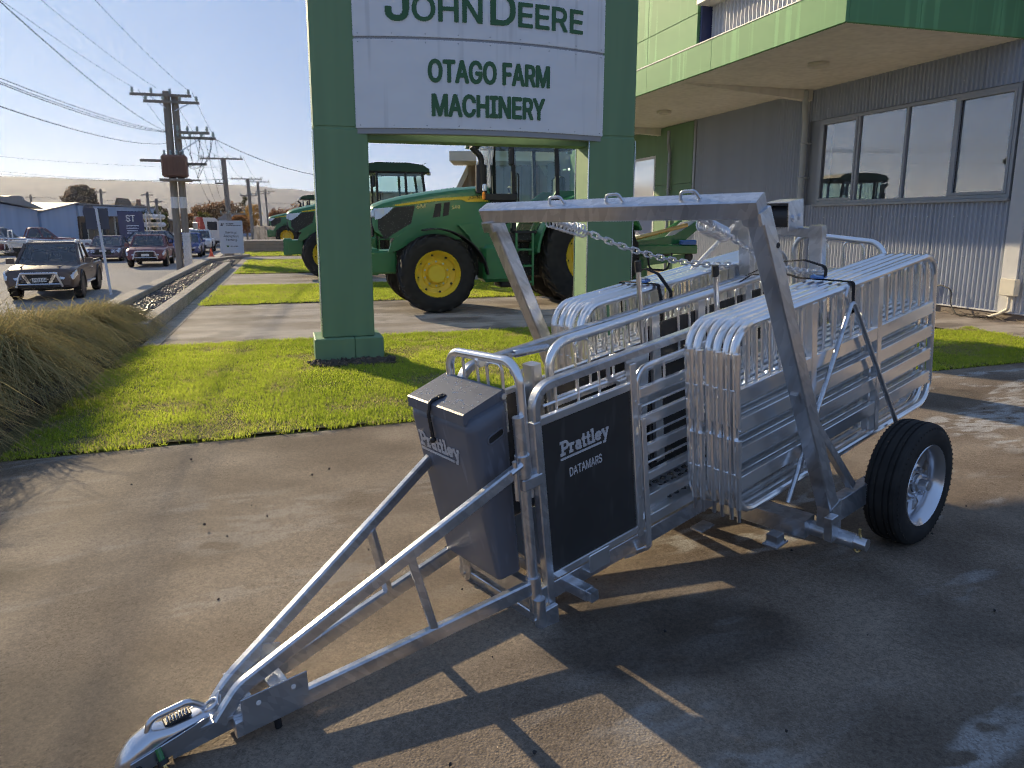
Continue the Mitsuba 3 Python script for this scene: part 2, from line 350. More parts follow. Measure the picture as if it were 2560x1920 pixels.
# ================================================================ the setting
rng = np.random.default_rng(5)
A0, A1 = -16.0, 46.0
struct('land', sheet([(-3600, -600), (3600, -600), (3600, 3600), (-3600, 3600)], -.68), 'm_land')
struct('road', sheet([(-19, -60), (-4.93, -60), (-4.93, 46), (-4.93, 240), (-19, 240)], -.60), 'm_road')
struct('yard_pavement', sheet([(-70, 18), (-19.02, 18), (-19.02, 160), (-70, 160)], -.605), 'm_road')
struct('verge', tu([cbox((-4.92, A0, -.7), (-4.78, 46, -.46), .02), prism([(-4.775, -.7), (-4.775, -.44), (-3.765, -.20), (-3.765, -.7)], A0, 46, 'y')]), 'm_kerb')
# raised site: the apron, the driveway strips and lawns lie on it
struct('concrete_yard', tu([prism([(-2.24, 1.9), (13, 1.9), (13, 60), (-2.24, 60)], -.65, -.006, 'z')]), 'm_concrete')
APRON = [(-3.75, A0), (20, A0), (20, -.6), (10.6, -1.05), (9.6, -2.16), (6.48, -2.40), (-2.27, -3.10), (-3.75, -3.2)]
struct('concrete_apron', prism(APRON, -.65, 0, 'z'), 'm_apron')
struct('building_path', sheet([(9.4, -2.1), (10.6, -1.05), (13, -.9), (13, 1.9), (9.4, 1.9)], -.004), 'm_concrete')
LAWN = [(-2.25, -3.07), (6.48, -2.37), (8.7, -2.2), (9.5, -1.4), (9.75, .15), (8.7, -.1), (7.6, 1.9), (4.0, 1.98), (1.24, 1.98), (-2.1, 1.80), (-2.25, 1.5)]
STRIP_A = [(-2.0, 6.85), (8.6, 6.95), (8.6, 11.55), (-1.97, 11.55)]
STRIP_B = [(-1.93, 16.25), (8.6, 16.4), (8.6, 26.0), (-1.9, 25.2)]
STRIP_C = [(-2.4, 29), (8.6, 29), (8.6, 44), (-2.4, 44)]
struct('lawn_soil', sheet(Polygon(LAWN).buffer(.25), -.012), 'm_soil')
for q in (LAWN, STRIP_A, STRIP_B, STRIP_C): struct('lawn_soil', sheet(Polygon(q).buffer(-.035), .012), 'm_soil')
struct('drive_lane', sheet([(-2.2, 26.1), (8.6, 26.1), (8.6, 28.9), (-2.2, 28.9)], .0), 'm_concrete')
def blades(poly, n, h, w, seed, zb=.012, tint=1.0):
    r = np.random.default_rng(seed); P = Polygon(poly).buffer(.05); Q = Polygon(poly).buffer(-.06); x0, y0, x1, y1 = P.bounds; pts = np.zeros((0, 2))
    from shapely import contains_xy
    while len(pts) < n:
        q = r.uniform((x0, y0), (x1, y1), (n, 2)); ok = contains_xy(P, q[:, 0], q[:, 1]) & (contains_xy(Q, q[:, 0], q[:, 1]) | (meshkit.fbm(np.c_[q * 7, np.zeros(n)], 3, seed + 5) > r.uniform(.3, .65, n))); pts = np.r_[pts, q[ok]]
    pts = pts[:n]
    clump = meshkit.fbm(np.c_[pts * 5.0, np.zeros(n)], 3, seed); patch = meshkit.fbm(np.c_[pts * .8, np.zeros(n)], 3, seed + 9)
    hh = h * (.45 + .9 * clump) * r.uniform(.6, 1.25, n); az = r.uniform(0, 2 * math.pi, n); ln = r.uniform(.1, .75, n) * hh
    la = r.uniform(0, 2 * math.pi, n)
    c, s = np.cos(az) * w / 2, np.sin(az) * w / 2
    bare0 = meshkit.fbm(np.c_[pts * 2.2, np.ones(n)], 3, seed + 2); hh = hh * (1 - .45 * np.clip((bare0 - .6) * 6, 0, 1))
    b = np.c_[pts, np.full(n, zb - .004)]
    V = np.stack([b + np.c_[-c, -s, 0 * c], b + np.c_[c, s, 0 * c], b + np.c_[np.cos(la) * ln, np.sin(la) * ln, hh]], 1).reshape(-1, 3)
    F = np.arange(3 * n).reshape(-1, 3)
    k = np.clip(.5 + 1.1 * (patch - .5) + r.normal(0, .16, n), 0, 1)[:, None]
    col = (1 - k) * arr(.27, .36, .04) + k * arr(.58, .66, .09)
    bare = meshkit.fbm(np.c_[pts * 2.2, np.ones(n)], 3, seed + 2); dry = (r.random(n) < .05 + .5 * np.clip((bare - .58) * 5, 0, 1))[:, None]; col = np.where(dry, arr(.50, .44, .22), col) * tint
    nrm = None
    return trimesh.Trimesh(V, F, process=False), np.repeat(col, 3, 0)
for i, (q, n, h, w) in enumerate([(LAWN, 300000, .042, .0085), (STRIP_A, 90000, .045, .013), (STRIP_B, 55000, .05, .02), (STRIP_C, 30000, .06, .03)]):
    m, c = blades(q, n, h, w, 11 + i)
    k = numbered('grass'); scene[k] = mikit.ply(m, 'm_grass', False, color=c)
    labels[k] = {'kind': 'stuff', 'label': ['short sunlit lawn around the foot of the sign pylon', 'narrow grass strip behind the first driveway strip', 'farther grass strip beside the second tractor', 'shaded grass at the far end of the yard'][i], 'category': 'grass'}
# walls of the gravel bed
KW = thing('garden_wall', 'low concrete wall on the driveway side of the gravel bed', 'wall')
for y0, y1 in [(2.6, 5.2), (5.204, 8.2), (8.204, 14.2), (14.204, 19.6)]: part(KW, 'wall_segment', cbox((-2.46, y0, -.4), (-2.25, y1, .22), .012), 'm_kerb', smooth=False)
OW = thing('garden_wall', 'rough concrete edging between the gravel bed and the road verge', 'wall')
for y0, y1 in [(2.2, 5), (5.004, 10), (10.004, 17), (17.004, 24.7)]: part(OW, 'wall_segment', cbox((-3.74, y0, -.4), (-3.42, y1, .10), .02), 'm_kerb', smooth=False)
part(OW, 'wall_segment', prism([(-3.74, 24.71), (-3.42, 24.71), (-2.5, 27.4), (-2.0, 29.2), (-2.3, 29.4), (-2.8, 27.7)], -.4, .10, 'z'), 'm_kerb', smooth=False)
struct('driveway_margin', sheet([(-2.24, 1.9), (-2.02, 1.9), (-1.96, 19.7), (-2.24, 19.7)], .004), 'm_kerb')
struct('gravel_bed', prism([(-3.75, -3.19), (-2.26, -3.11), (-2.26, 2.58), (-2.47, 2.6), (-2.3, 19.6), (-2.3, 27.3), (-3.41, 24.6), (-3.41, 2.2), (-3.75, 2.2)], -.42, -.03, 'z'), 'm_bed')
def rocks(n, seed, poly, lo, hi, z):
    r = np.random.default_rng(seed); base = trimesh.creation.icosphere(0); bv, bf = np.array(base.vertices), np.array(base.faces)
    from shapely import contains_xy
    P = Polygon(poly); x0, y0, x1, y1 = P.bounds; q = r.uniform((x0, y0), (x1, y1), (n * 2, 2)); q = q[contains_xy(P, q[:, 0], q[:, 1])][:n]; n = len(q)
    s = r.uniform(lo, hi, (n, 1, 1)) * r.uniform(.55, 1.2, (n, 1, 3)); v = bv[None] * s * r.uniform(.75, 1.2, (n, 12, 1))
    a = r.uniform(0, 6.28, n); c, sn = np.cos(a)[:, None], np.sin(a)[:, None]
    v = np.stack([v[..., 0] * c - v[..., 1] * sn, v[..., 0] * sn + v[..., 1] * c, v[..., 2]], -1)
    v[..., :2] += q[:, None]; v[..., 2] += (z + r.uniform(-.01, .03, n))[:, None]
    return trimesh.Trimesh(v.reshape(-1, 3), (bf[None] + 12 * np.arange(n)[:, None, None]).reshape(-1, 3), process=False)
solo('gravel', rocks(11000, 3, [(-3.40, 1.5), (-2.47, 1.5), (-2.4, 19.6), (-2.5, 27.0), (-3.40, 24.6)], .022, .05, -.05), 'm_stone', 'dark crushed stone filling the long bed beside the driveway', 'gravel', kind='stuff', smooth=False)
solo('debris', tu([rocks(70, 8, [(-3, -7.6), (4, -7.6), (6, -3), (-2, -3.4)], .004, .011, .004)]), 'm_bed', 'small dark bits of bark scattered over the concrete apron', 'debris', kind='stuff', smooth=False)
# ---------------------------------------------------------------- tussocks
def tussock(name, label, x, y, R, H, n, seed, lean=(0, 0)):
    r = np.random.default_rng(seed); seg = 7; a = r.uniform(0, 2 * math.pi, n); rad = R * np.sqrt(r.uniform(.02, 1, n)); root = .22 * R * np.sqrt(r.random(n)); hh = H * r.uniform(.6, 1.08, n) * (1.05 - .38 * (rad / R))
    stray = r.random(n) < .10; hh = np.where(stray, hh * r.uniform(1.0, 1.25, n), hh); rad = np.where(stray, rad * r.uniform(.3, 1.2, n), rad);
    t = np.linspace(0, 1, seg)[None]
    out = root[:, None] + (rad - root)[:, None] * (t ** 1.25) * 1.05
    drop = (rad / R)[:, None]
    z = hh[:, None] * (np.sin(np.clip(t * (1.0 + .75 * drop), 0, 1.75) * math.pi / 2 * 1.02)) * (1 - .12 * t * drop)
    wob = r.normal(0, 1, (n, 1)) * np.where(stray, .5, .24)[:, None] * t
    aa = a[:, None] + wob + r.normal(0, .35, (n, 1)) * t ** 2; lz = np.stack([lean[0] + r.normal(0, .28, n), lean[1] + r.normal(0, .28, n)]) 
    X = x + out * np.cos(aa) + lz[0][:, None] * t ** 2 * hh[:, None]; Yy = y + out * np.sin(aa) + lz[1][:, None] * t ** 2 * hh[:, None]; Z = -.1 + z + .02
    w = (.0032 * (1 - t ** 2.5) + .0006) * r.uniform(.7, 1.5, (n, 1)); px, py = -np.sin(aa + r.normal(0, .5, (n, 1))), np.cos(aa)
    L = np.stack([X - w * px, Yy - w * py, Z], -1); Rr = np.stack([X + w * px, Yy + w * py, Z], -1)
    V = np.stack([L, Rr], 2).reshape(n, seg * 2, 3); F = []
    for k in range(seg - 1): F += [[2 * k, 2 * k + 1, 2 * k + 3], [2 * k, 2 * k + 3, 2 * k + 2]]
    F = (np.array(F)[None] + (np.arange(n) * seg * 2)[:, None, None]).reshape(-1, 3)
    k = r.random((n, 1, 1)); tt = np.repeat(t[0], 2)[None, :, None]
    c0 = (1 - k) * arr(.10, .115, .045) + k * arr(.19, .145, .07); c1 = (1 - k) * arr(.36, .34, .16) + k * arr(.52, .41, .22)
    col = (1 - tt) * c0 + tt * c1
    th = thing(name, label, 'tussock grass', 'tussocks along the road edge')
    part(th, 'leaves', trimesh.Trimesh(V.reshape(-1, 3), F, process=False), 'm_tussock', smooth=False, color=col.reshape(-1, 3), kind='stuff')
for i, (x, y, R, H, lab) in enumerate([
    (-3.3, -2.9, 1.05, 1.0, 'largest brown tussock spilling over the lawn corner nearest the apron'),
    (-3.05, -1.3, 1.05, .98, 'drooping tussock beside the near half of the lawn edge'),
    (-3.1, .4, 1.0, .82, 'middle tussock of the row with golden blade tips'),
    (-3.0, 1.8, .85, .70, 'tussock at the start of the dark gravel bed'),
    (-2.95, 3.0, .85, .62, 'end tussock of the row leaning over the low concrete wall'),
    (-3.9, -1.0, .8, .66, 'tussock on the road side behind the lawn corner tussocks'),
    (-3.95, .9, .75, .58, 'tussock on the road side below the brown pickup')]): tussock('tussock', lab, x, y, R, H, 4600, 40 + i, (.12, -.12))
# ---------------------------------------------------------------- hills
def hill(name, d0, pts, seed, depth, mname='m_hill'):
    """pts: (sideways offset as seen looking along y+yaw, height)"""
    r = np.random.default_rng(seed); fw = arr(math.sin(YAW), math.cos(YAW)); rt = arr(math.cos(YAW), -math.sin(YAW))
    u = np.linspace(pts[0][0], pts[-1][0], 260); hz = np.interp(u, [q[0] for q in pts], [q[1] for q in pts])
    rows, V = 14, []
    for j in range(rows):
        t = j / (rows - 1); e = math.sin(t * math.pi / 2)
        for k, uu in enumerate(u):
            nse = meshkit.fbm(arr(uu * .012, t * 5, seed), 5, seed)
            h = hz[k] * e * (1 + .10 * (nse - .5) * (1 - .3 * t)) + (5 * (meshkit.noise(arr(uu * .09, t * 9, 3.3), seed) - .5) if t > .7 else 0)
            q = CAM[:2] + fw * (d0 + depth * t) + rt * uu * (1 + depth * t / d0 * .15)
            V.append([q[0], q[1], h - .5])
    n = len(u); F = []
    for j in range(rows - 1):
        for k in range(n - 1):
            a = j * n + k; F += [[a, a + 1, a + n + 1], [a, a + n + 1, a + n]]
    struct(name, trimesh.Trimesh(V, F, process=False), mname, smooth=True)
hill('hills', 1500, [(-2100, 136), (-1410, 131), (-960, 116), (-700, 104), (-537, 90), (-200, 70), (0, 60), (300, 50), (900, 50), (1500, 60)], 4, 700)
hill('hills', 1000, [(-1500, 30), (-700, 34), (-500, 26), (-200, 20), (0, 16), (500, 18), (1000, 20)], 9, 300)
# ================================================================ sign pylon
SG = thing('sign_pylon', 'tall green pylon sign with two legs and bowed white name panels', 'sign')
def column(x0, x1, lab):
    c = part(SG, 'column', tu([cbox((x0, .06, .29), (x1, .50, 2.655), .012), cbox((x0 + .004, .062, 2.667), (x1 - .004, .498, 5.4), .012), cbox((x0 + .012, .07, 2.64), (x1 - .012, .49, 2.68), 0)]), 'm_signgreen', lab)
    p = SG + '__plinth'
    cx = (x0 + x1) / 2
    part(SG, 'plinth', tu([cbox((cx - .395, -.035, -.02), (cx + .06, .60, .287), .01), cbox((cx + .063, -.035, -.02), (cx + .395, .60, .287), .01)]), 'm_signgreen')
    return c
column(.03, .63, 'green leg standing on the lawn'); column(3.33, 3.95, 'green leg behind the trailer')
for x in (3.327, 3.953, .027): part(SG, 'edge_trim', cbox((x - .004, .052, .30), (x + .004, .066, 2.62), 0), 'm_zinc')
part(SG, 'edge_trim', cbox((3.322, .49, .30), (3.331, .504, 2.55), 0), 'm_zinc')
part(SG, 'beam', cbox((.632, .12, 2.54), (3.328, .44, 2.66), .004), 'm_signgreen')
for x in (.045, .615, 3.345, 3.935): part(SG, 'fixings', tu([bolt((x, .0615, z), (0, -1, 0), .006, .004) for z in np.arange(.45, 5.2, .43)]), 'm_signgreen', kind='stuff')
SX0, SX1, BUL = .50, 3.50, .235
def bow(s):
    t = (s - SX0) / (SX1 - SX0); return .045 - BUL * 4 * t * (1 - t)
def panel(z0, z1):
    n = 40; s = np.linspace(SX0, SX1, n); y = bow(s); V, F = [], []
    for si, yi in zip(s, y): V += [[si, yi, z0], [si, yi, z1], [si, yi + .04, z0], [si, yi + .04, z1]]
    for k in range(n - 1):
        a, b = 4 * k, 4 * k + 4
        for i, j in ((0, 1), (1, 3), (3, 2), (2, 0)): F += [[a + i, b + i, b + j], [a + i, b + j, a + j]]
    F += [[0, 1, 3], [0, 3, 2], [4 * n - 4, 4 * n - 1, 4 * n - 3], [4 * n - 4, 4 * n - 2, 4 * n - 1]]
    m = trimesh.Trimesh(V, F, process=False); m.fix_normals(); return m
P1 = part(SG, 'name_panel', panel(2.66, 3.60), 'm_signwhite', 'lower white panel reading OTAGO FARM MACHINERY', smooth=40)
P2 = part(SG, 'name_panel', panel(3.63, 4.95), 'm_signwhite', 'upper white panel reading JOHN DEERE', smooth=40)
n = 40; s = np.linspace(SX0 + .01, SX1 - .01, n)
part(SG, 'backing', tu([trimesh.convex.convex_hull(np.array([[a, y + dy, z] for a in (u0, u1) for y, dy in ((bow(a), .02), (bow(a), .15)) for z in (2.60, 3.64)])) for u0, u1 in zip(s[:-1], s[1:])]), 'm_trim')
for pn_, z0_, z1_ in ((P1, 2.66, 3.60), (P2, 3.63, 4.95)): part(pn_, 'fixings', tu([bolt((s_, bow(s_) - .0005, z_), (0, -1, 0), .007, .004) for s_ in np.linspace(SX0 + .05, SX1 - .05, 9) for z_ in (z0_ + .03, z1_ - .03)]), 'm_trim', kind='stuff')
def on_bow(m, s0, z0, push=.004):
    v = np.array(m.vertices); s = s0 + v[:, 0]; w = push + v[:, 2]
    return trimesh.Trimesh(np.c_[s, bow(s) - w, z0 + v[:, 1]], m.faces, process=False)
def dense(m, e=.06):
    v, f = trimesh.remesh.subdivide_to_size(m.vertices, m.faces, e); return trimesh.Trimesh(v, f, process=False)
def fit(m, w): b = m.bounds; m.apply_translation([-b[0][0], 0, 0]); m.apply_scale([w / (b[1][0] - b[0][0]), 1, 1]); return m
def jd_line():
    out, x = [], 0
    for ch, h, dz, gap in [('J', .37, -.0, .03), ('O', .25, 0, .035), ('H', .25, 0, .045), ('N', .25, 0, .10), ('D', .33, 0, .035), ('E', .25, 0, .035), ('E', .25, 0, .035), ('R', .25, 0, .035), ('E', .25, 0, 0)]:
        m = text(ch, h, .006, True, 1.22); b = m.bounds; m.apply_translation([x - b[0][0], dz, 0]); x += b[1][0] - b[0][0] + gap; out.append(m)
    return fit(tu(out), 2.33)
part(P2, 'lettering', on_bow(dense(jd_line()), .845, 3.80), 'm_signletter', smooth=False)
def heavy(m, e):
    """Bolder lettering: copies pushed sideways, each a hair behind the last."""
    return tu([mv(m, dx, dz, -.0004 * i) for i, (dx, dz) in enumerate(((0, 0), (e, 0), (-e, 0), (0, e * .6), (0, -e * .6)))])
part(P1, 'lettering', tu([on_bow(dense(heavy(fit(text('OTAGO FARM', .225, .006), 1.43), .007)), 1.30, 3.165), on_bow(dense(heavy(fit(text('MACHINERY', .225, .006), 1.335), .007)), 1.335, 2.80)]), 'm_signletter', smooth=False)
solo('mulch', rocks(500, 21, [(-.05, -.35), (.8, -.35), (.85, .0), (-.2, .0)], .015, .04, .01), 'm_bark', 'ring of dark bark chips around the foot of the left sign leg', 'mulch', kind='stuff', smooth=False)

# ================================================================ dealership building
BD = thing('dealership_building', 'grey corrugated workshop with green canopy fascia and a strip window', 'building')
WX = 11.23
def corrug(y0, y1, z0, z1, x=WX, pitch=.095, amp=.019, axis='y', per=16):
    n = int((y1 - y0) / pitch * per) + 1; y = np.linspace(y0, y1, n); d = -amp * np.clip(2.6 * np.cos(2 * math.pi * y / pitch) - 1.1, -1, 1)
    V, F = [], []
    for yi, di in zip(y, d):
        for z in (z0, z1): V.append([x - amp + di, yi, z] if axis == 'y' else [yi, x - amp + di, z])
    for k in range(n - 1):
        a = 2 * k; F += [[a, a + 1, a + 3], [a, a + 3, a + 2]]
    m = trimesh.Trimesh(V, F, process=False)
    if (m.face_normals[:, 0 if axis == 'y' else 1].mean()) > 0: m.invert()
    return m
WY0, WY1, WZ0, WZ1 = .93, 5.68, 2.02, 3.83
part(BD, 'cladding', corrug(WY0 - .05, WY1 + .4, .14, WZ0 - .02), 'm_clad', 'corrugated grey cladding under the window', smooth=40)
part(BD, 'cladding', corrug(WY0 - .05, WY1 + .4, WZ1 + .02, 4.56), 'm_clad', smooth=40)
part(BD, 'cladding', corrug(WY1 + .55, 11.0, .14, 4.56), 'm_clad', smooth=40)
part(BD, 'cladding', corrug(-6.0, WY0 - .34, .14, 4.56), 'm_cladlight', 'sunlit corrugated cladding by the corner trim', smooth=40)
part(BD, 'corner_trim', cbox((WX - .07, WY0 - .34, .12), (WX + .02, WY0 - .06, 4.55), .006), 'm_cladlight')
part(BD, 'corner_trim', cbox((WX - .06, WY1 + .4, .12), (WX + .02, WY1 + .55, 4.55), .006), 'm_trim')
part(BD, 'corner_trim', cbox((WX - .06, 11.0, .12), (WX + .02, 11.1, 4.55), .006), 'm_trim')
part(BD, 'wall', tu([cbox((WX + .02, -6, -.3), (WX + .3, WY0, 6.4), 0), cbox((WX + .02, WY1, -.3), (WX + .3, 24, 6.4), 0), cbox((WX + .02, WY0, -.3), (WX + .3, WY1, WZ0), 0), cbox((WX + .02, WY0, WZ1), (WX + .3, WY1, 6.4), 0)]), 'm_trim')
part(BD, 'sheet_lap', tu([cbox((WX - .05, y, .15), (WX - .032, y + .012, 2.0), .003) for y in (2.43, 3.95)] + [cbox((WX - .05, y, 3.86), (WX - .032, y + .012, 4.5), .003) for y in (1.67, 4.33)]), 'm_clad', kind='stuff')
part(BD, 'footing', cbox((WX - .02, -6, -.3), (WX + .02, 24, .115), .004), 'm_concrete')
part(BD, 'base_flashing', cbox((WX - .055, -6, .115), (WX + .01, 11, .14), .003), 'm_cladlight')
# screws along the cladding
for z, st in ((.27, .19), (1.02, .285), (1.72, .285), (4.05, .38)):
    part(BD, 'screws', tu([bolt((WX - .034, y, z), (-1, 0, 0), .008, .008) for y in np.arange(-.6, 5.9, st)]), 'm_zinc', kind='stuff')
# strip window
W = part(BD, 'window', tu([cbox((WX - .05, WY0, WZ0), (WX + .05, WY1, WZ0 + .06), .003), cbox((WX - .05, WY0, WZ1 - .06), (WX + .05, WY1, WZ1), .003), cbox((WX - .05, WY0, WZ0 + .06), (WX + .05, WY0 + .06, WZ1 - .06), .003), cbox((WX - .05, WY1 - .06, WZ0 + .06), (WX + .05, WY1, WZ1 - .06), .003)]), 'm_trim', 'strip window of four panes in a grey frame')
MU = [2.14, 3.25, 4.51]
for y in MU: part(W, 'mullion', cbox((WX - .048, y - .03, WZ0 + .06), (WX + .04, y + .03, WZ1 - .06), .003), 'm_trim')
ed = [WY0 + .06] + [q for y in MU for q in (y - .03, y + .03)] + [WY1 - .06]
for i in range(4):
    y0, y1 = ed[2 * i], ed[2 * i + 1]; z0, z1 = WZ0 + .06, WZ1 - .06
    if i in (0, 3):
        part(W, 'sash', tu([cbox((WX - .062, y0 + .002, z0 + .002), (WX - .02, y1 - .002, z0 + .055), .003), cbox((WX - .062, y0 + .002, z1 - .055), (WX - .02, y1 - .002, z1 - .002), .003), cbox((WX - .062, y0 + .002, z0 + .055), (WX - .02, y0 + .055, z1 - .055), .003), cbox((WX - .062, y1 - .055, z0 + .055), (WX - .02, y1 - .002, z1 - .055), .003)]), 'm_trim')
    part(W, 'pane', trimesh.Trimesh([[WX - .01, y0, z0], [WX - .01, y1, z0], [WX - .01, y1, z1], [WX - .01, y0, z1]], [[0, 1, 2], [0, 2, 3]], process=False), 'm_glass', smooth=False)
part(BD, 'window_sill', cbox((WX - .10, WY0 - .02, WZ0 - .055), (WX + .02, WY1 + .05, WZ0 - .003), .004), 'm_trim')
# dim room behind the glass with fluorescent tubes
rm = trimesh.creation.box(bounds=[(WX + .31, -5.9, 0), (WX + 12, 23, 4.45)]); rm.invert()
part(BD, 'showroom', rm, 'm_room', smooth=False)
for p_, q_ in (((19.635, 9.849, 4.25), (21.07, 9.42, 4.25)), ((15.8, 10.99, 3.80), (16.84, 10.68, 3.80)), ((17.8, 10.39, 3.715), (19.54, 9.88, 3.715)), ((20.57, 9.57, 3.656), (21.5, 9.3, 3.656))):
    p_, q_ = arr(*p_), arr(*q_); t = part(BD, 'fluorescent_lamp', bar([p_ + arr(0, 0, .07), q_ + arr(0, 0, .07)], .16, .05), 'm_white')
    key = part(t, 'lamp_tube', cyl(p_, q_, .02, 8), 'm_white'); scene[key]['emitter'] = {'type': 'area', 'radiance': rgb((2.6, 2.9, 2.5))}
# canopy
CX, CY0 = 7.73, .95
CYE = 18.0
part(BD, 'soffit', cbox((CX + .03, CY0 + .03, 4.52), (WX, CYE, 4.60), .004), 'm_soffit')
FZ0, FZ1 = 4.50, 5.06
ys = [CY0, 4.6, 7.3, 9.9, 12.6, 15.3, CYE]
for a, b in zip(ys[:-1], ys[1:]): part(BD, 'fascia_panel', cbox((CX - .03, a + .003, FZ0), (CX + .03, b - .003, FZ1), .004), 'm_fascia')
xs = [CX, 9.05, 10.6, 12.2, 14]
for a, b in zip(xs[:-1], xs[1:]): part(BD, 'fascia_panel', cbox((a + (.032 if a == CX else .003), CY0 - .0, FZ0), (b - .003, CY0 + .055, FZ1), .004), 'm_fascia')
part(BD, 'canopy_roof', cbox((CX + .03, CY0 + .06, FZ1 - .06), (WX + 3, CYE, FZ1 - .02), 0), 'm_trim')
part(BD, 'fascia_flashing', tu([cbox((CX - .045, CY0 - .02, FZ1), (CX + .10, CYE, FZ1 + .02), .003), cbox((CX + .10, CY0 - .02, FZ1), (14, CY0 + .10, FZ1 + .02), .003)]), 'm_cladlight')
for y in (6.1, 13.2): part(BD, 'canopy_beam', prism([(CX + .25, 4.516), (WX - .06, 4.516), (WX - .06, 4.29), (CX + .25, 4.49)], y - .09, y + .09), 'm_soffit', None, False)
for x, y in ((9.33, 3.56), (9.5, 9.8)):
    L = part(BD, 'soffit_light', lathe([(0, 4.515), (.19, 4.515), (.19, 4.47), (.16, 4.44), (.0, 4.43)], 28), 'm_offwhite', M=rotz(0, x, y))
# upper storey set back above the canopy
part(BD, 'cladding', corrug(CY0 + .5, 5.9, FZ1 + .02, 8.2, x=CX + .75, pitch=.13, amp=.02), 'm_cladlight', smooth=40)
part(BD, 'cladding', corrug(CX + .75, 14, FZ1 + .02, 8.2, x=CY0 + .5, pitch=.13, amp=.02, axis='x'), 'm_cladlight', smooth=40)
part(BD, 'cladding_trim', cbox((CX + .5, 5.91, FZ1), (CX + .76, 5.98, 8.0), .004), 'm_navyboard')
yy = [6.0, 8.25, 10.5, 12.75, 15.0, 17.2, 19.4]
for a, b in zip(yy[:-1], yy[1:]):
    for z0, z1 in ((FZ1 + .01, 5.9), (5.91, 7.8)): part(BD, 'wall_panel', cbox((CX + .45, a + .004, z0), (CX + .52, b - .004, z1), .004), 'm_fascia')
part(BD, 'upper_body', cbox((CX + .80, CY0 + .56, FZ1), (WX + 3, 19.3, 8.1), 0), 'm_trim')
part(BD, 'awning', cbox((CX + .35, 1.5, 6.02), (CX + .74, 5.9, 6.16), .01), 'm_offwhite')
# green panelled wall with the far window
gy = [11.12, 12.3, 13.4, 16.0, 17.6, 19.2, 21]
for a, b in zip(gy[:-1], gy[1:]):
    for z0, z1 in ((.12, 1.02), (1.03, 2.75), (2.76, 4.5)):
        if 13.3 < a < 15.6 and z0 > .2: continue
        part(BD, 'wall_panel', cbox((WX - .06, a + .004, z0), (WX + .02, b - .004, z1), .004), 'm_signgreen')
FY0, FY1 = 13.41, 15.98
FW = part(BD, 'window', tu([cbox((WX - .07, FY0, 1.04), (WX + .02, FY1, 1.12), .003), cbox((WX - .07, FY0, 3.62), (WX + .02, FY1, 3.70), .003), cbox((WX - .07, FY0, 1.12), (WX + .02, FY0 + .08, 3.62), .003), cbox((WX - .07, FY1 - .08, 1.12), (WX + .02, FY1, 3.62), .003), cbox((WX - .065, FY0 + .08, 1.84), (WX + .02, FY1 - .08, 1.90), .003)]), 'm_white', 'white framed window in the green wall')
part(BD, 'wall_panel', cbox((WX - .06, 13.404, 3.705), (WX + .02, 15.996, 4.5), .004), 'm_signgreen')
for z0, z1 in ((1.12, 1.84), (1.9, 3.62)): part(FW, 'pane', trimesh.Trimesh([[WX - .03, FY0 + .08, z0], [WX - .03, FY1 - .08, z0], [WX - .03, FY1 - .08, z1], [WX - .03, FY0 + .08, z1]], [[0, 1, 2], [0, 2, 3]], process=False), 'm_mirror', 'window pane mirroring the pole and sky', smooth=False)
# downpipes
def downpipe(x, y, r, m, top):
    d = part(BD, 'downpipe', tube(fillet([(x + .02, y, top), (x + .02, y, top - .38), (x + .10, y + .05, top - .62), (x + .10, y + .05, .1)], .06), r, 14), m)
    for z in (3.35, 2.6, 1.4): part(d, 'bracket', cbox((x + .10 - r - .012, y + .05 - r - .012, z), (WX, y + .05 + r + .012, z + .03), .002), m)
downpipe(WX - .26, 6.02, .062, 'm_downpipe', 4.5); downpipe(WX - .24, 12.3, .05, 'm_trim', 4.34)
# meter box, hose and conduit at the wall foot
MB = solo('meter_box', cbox((WX - .19, .50, .42), (WX - .075, .78, .70), .012), 'm_offwhite', 'cream meter box on the corner of the grey wall', 'meter box')
part(MB, 'conduit', tube(fillet([(WX - .13, .62, .41), (WX - .13, .62, .2), (WX - .1, .8, .1), (WX - .12, 1.0, .02)], .06), .026, 10), 'm_offwhite')
VP = thing('vent_pipe', 'bent white pipe at the foot of the corrugated wall', 'pipe'); part(VP, 'pipe', tube(fillet([(WX - .11, 2.32, 0), (WX - .11, 2.32, .30), (WX - .10, 2.14, .52)], .06), .032, 12), 'm_white')
part(VP, 'clip', cbox((WX - .15, 2.27, .22), (WX - .03, 2.37, .25), .002), 'm_white')
solo('garden_hose', tube(fillet([(WX - .14, 2.2, .33), (WX - .16, 2.0, .50), (WX - .17, 1.72, .44), (WX - .17, 1.7, .16), (WX - .25, 1.5, .02), (WX - .3, 1.1, .02), (WX - .2, .8, .03)], .12, 8), .011, 8), 'm_black', 'thin black hose looping out of the white pipe', 'hose')
r = np.random.default_rng(77)
lt = []
for k in range(60):
    a = r.uniform(0, 6.28); p = arr(WX - .25 + r.normal(0, .12), .95 + r.normal(0, .28), .015 + abs(r.normal(0, .02))); d = arr(math.cos(a), math.sin(a), r.normal(0, .25)) * r.uniform(.08, .2)
    lt.append(tube([p - d / 2, p + d * .1 + arr(0, 0, .015), p + d / 2], .004, 4))
solo('twigs', tu(lt), 'm_bark', 'heap of dry twigs against the wall under the meter box', 'twigs', kind='stuff', smooth=False)
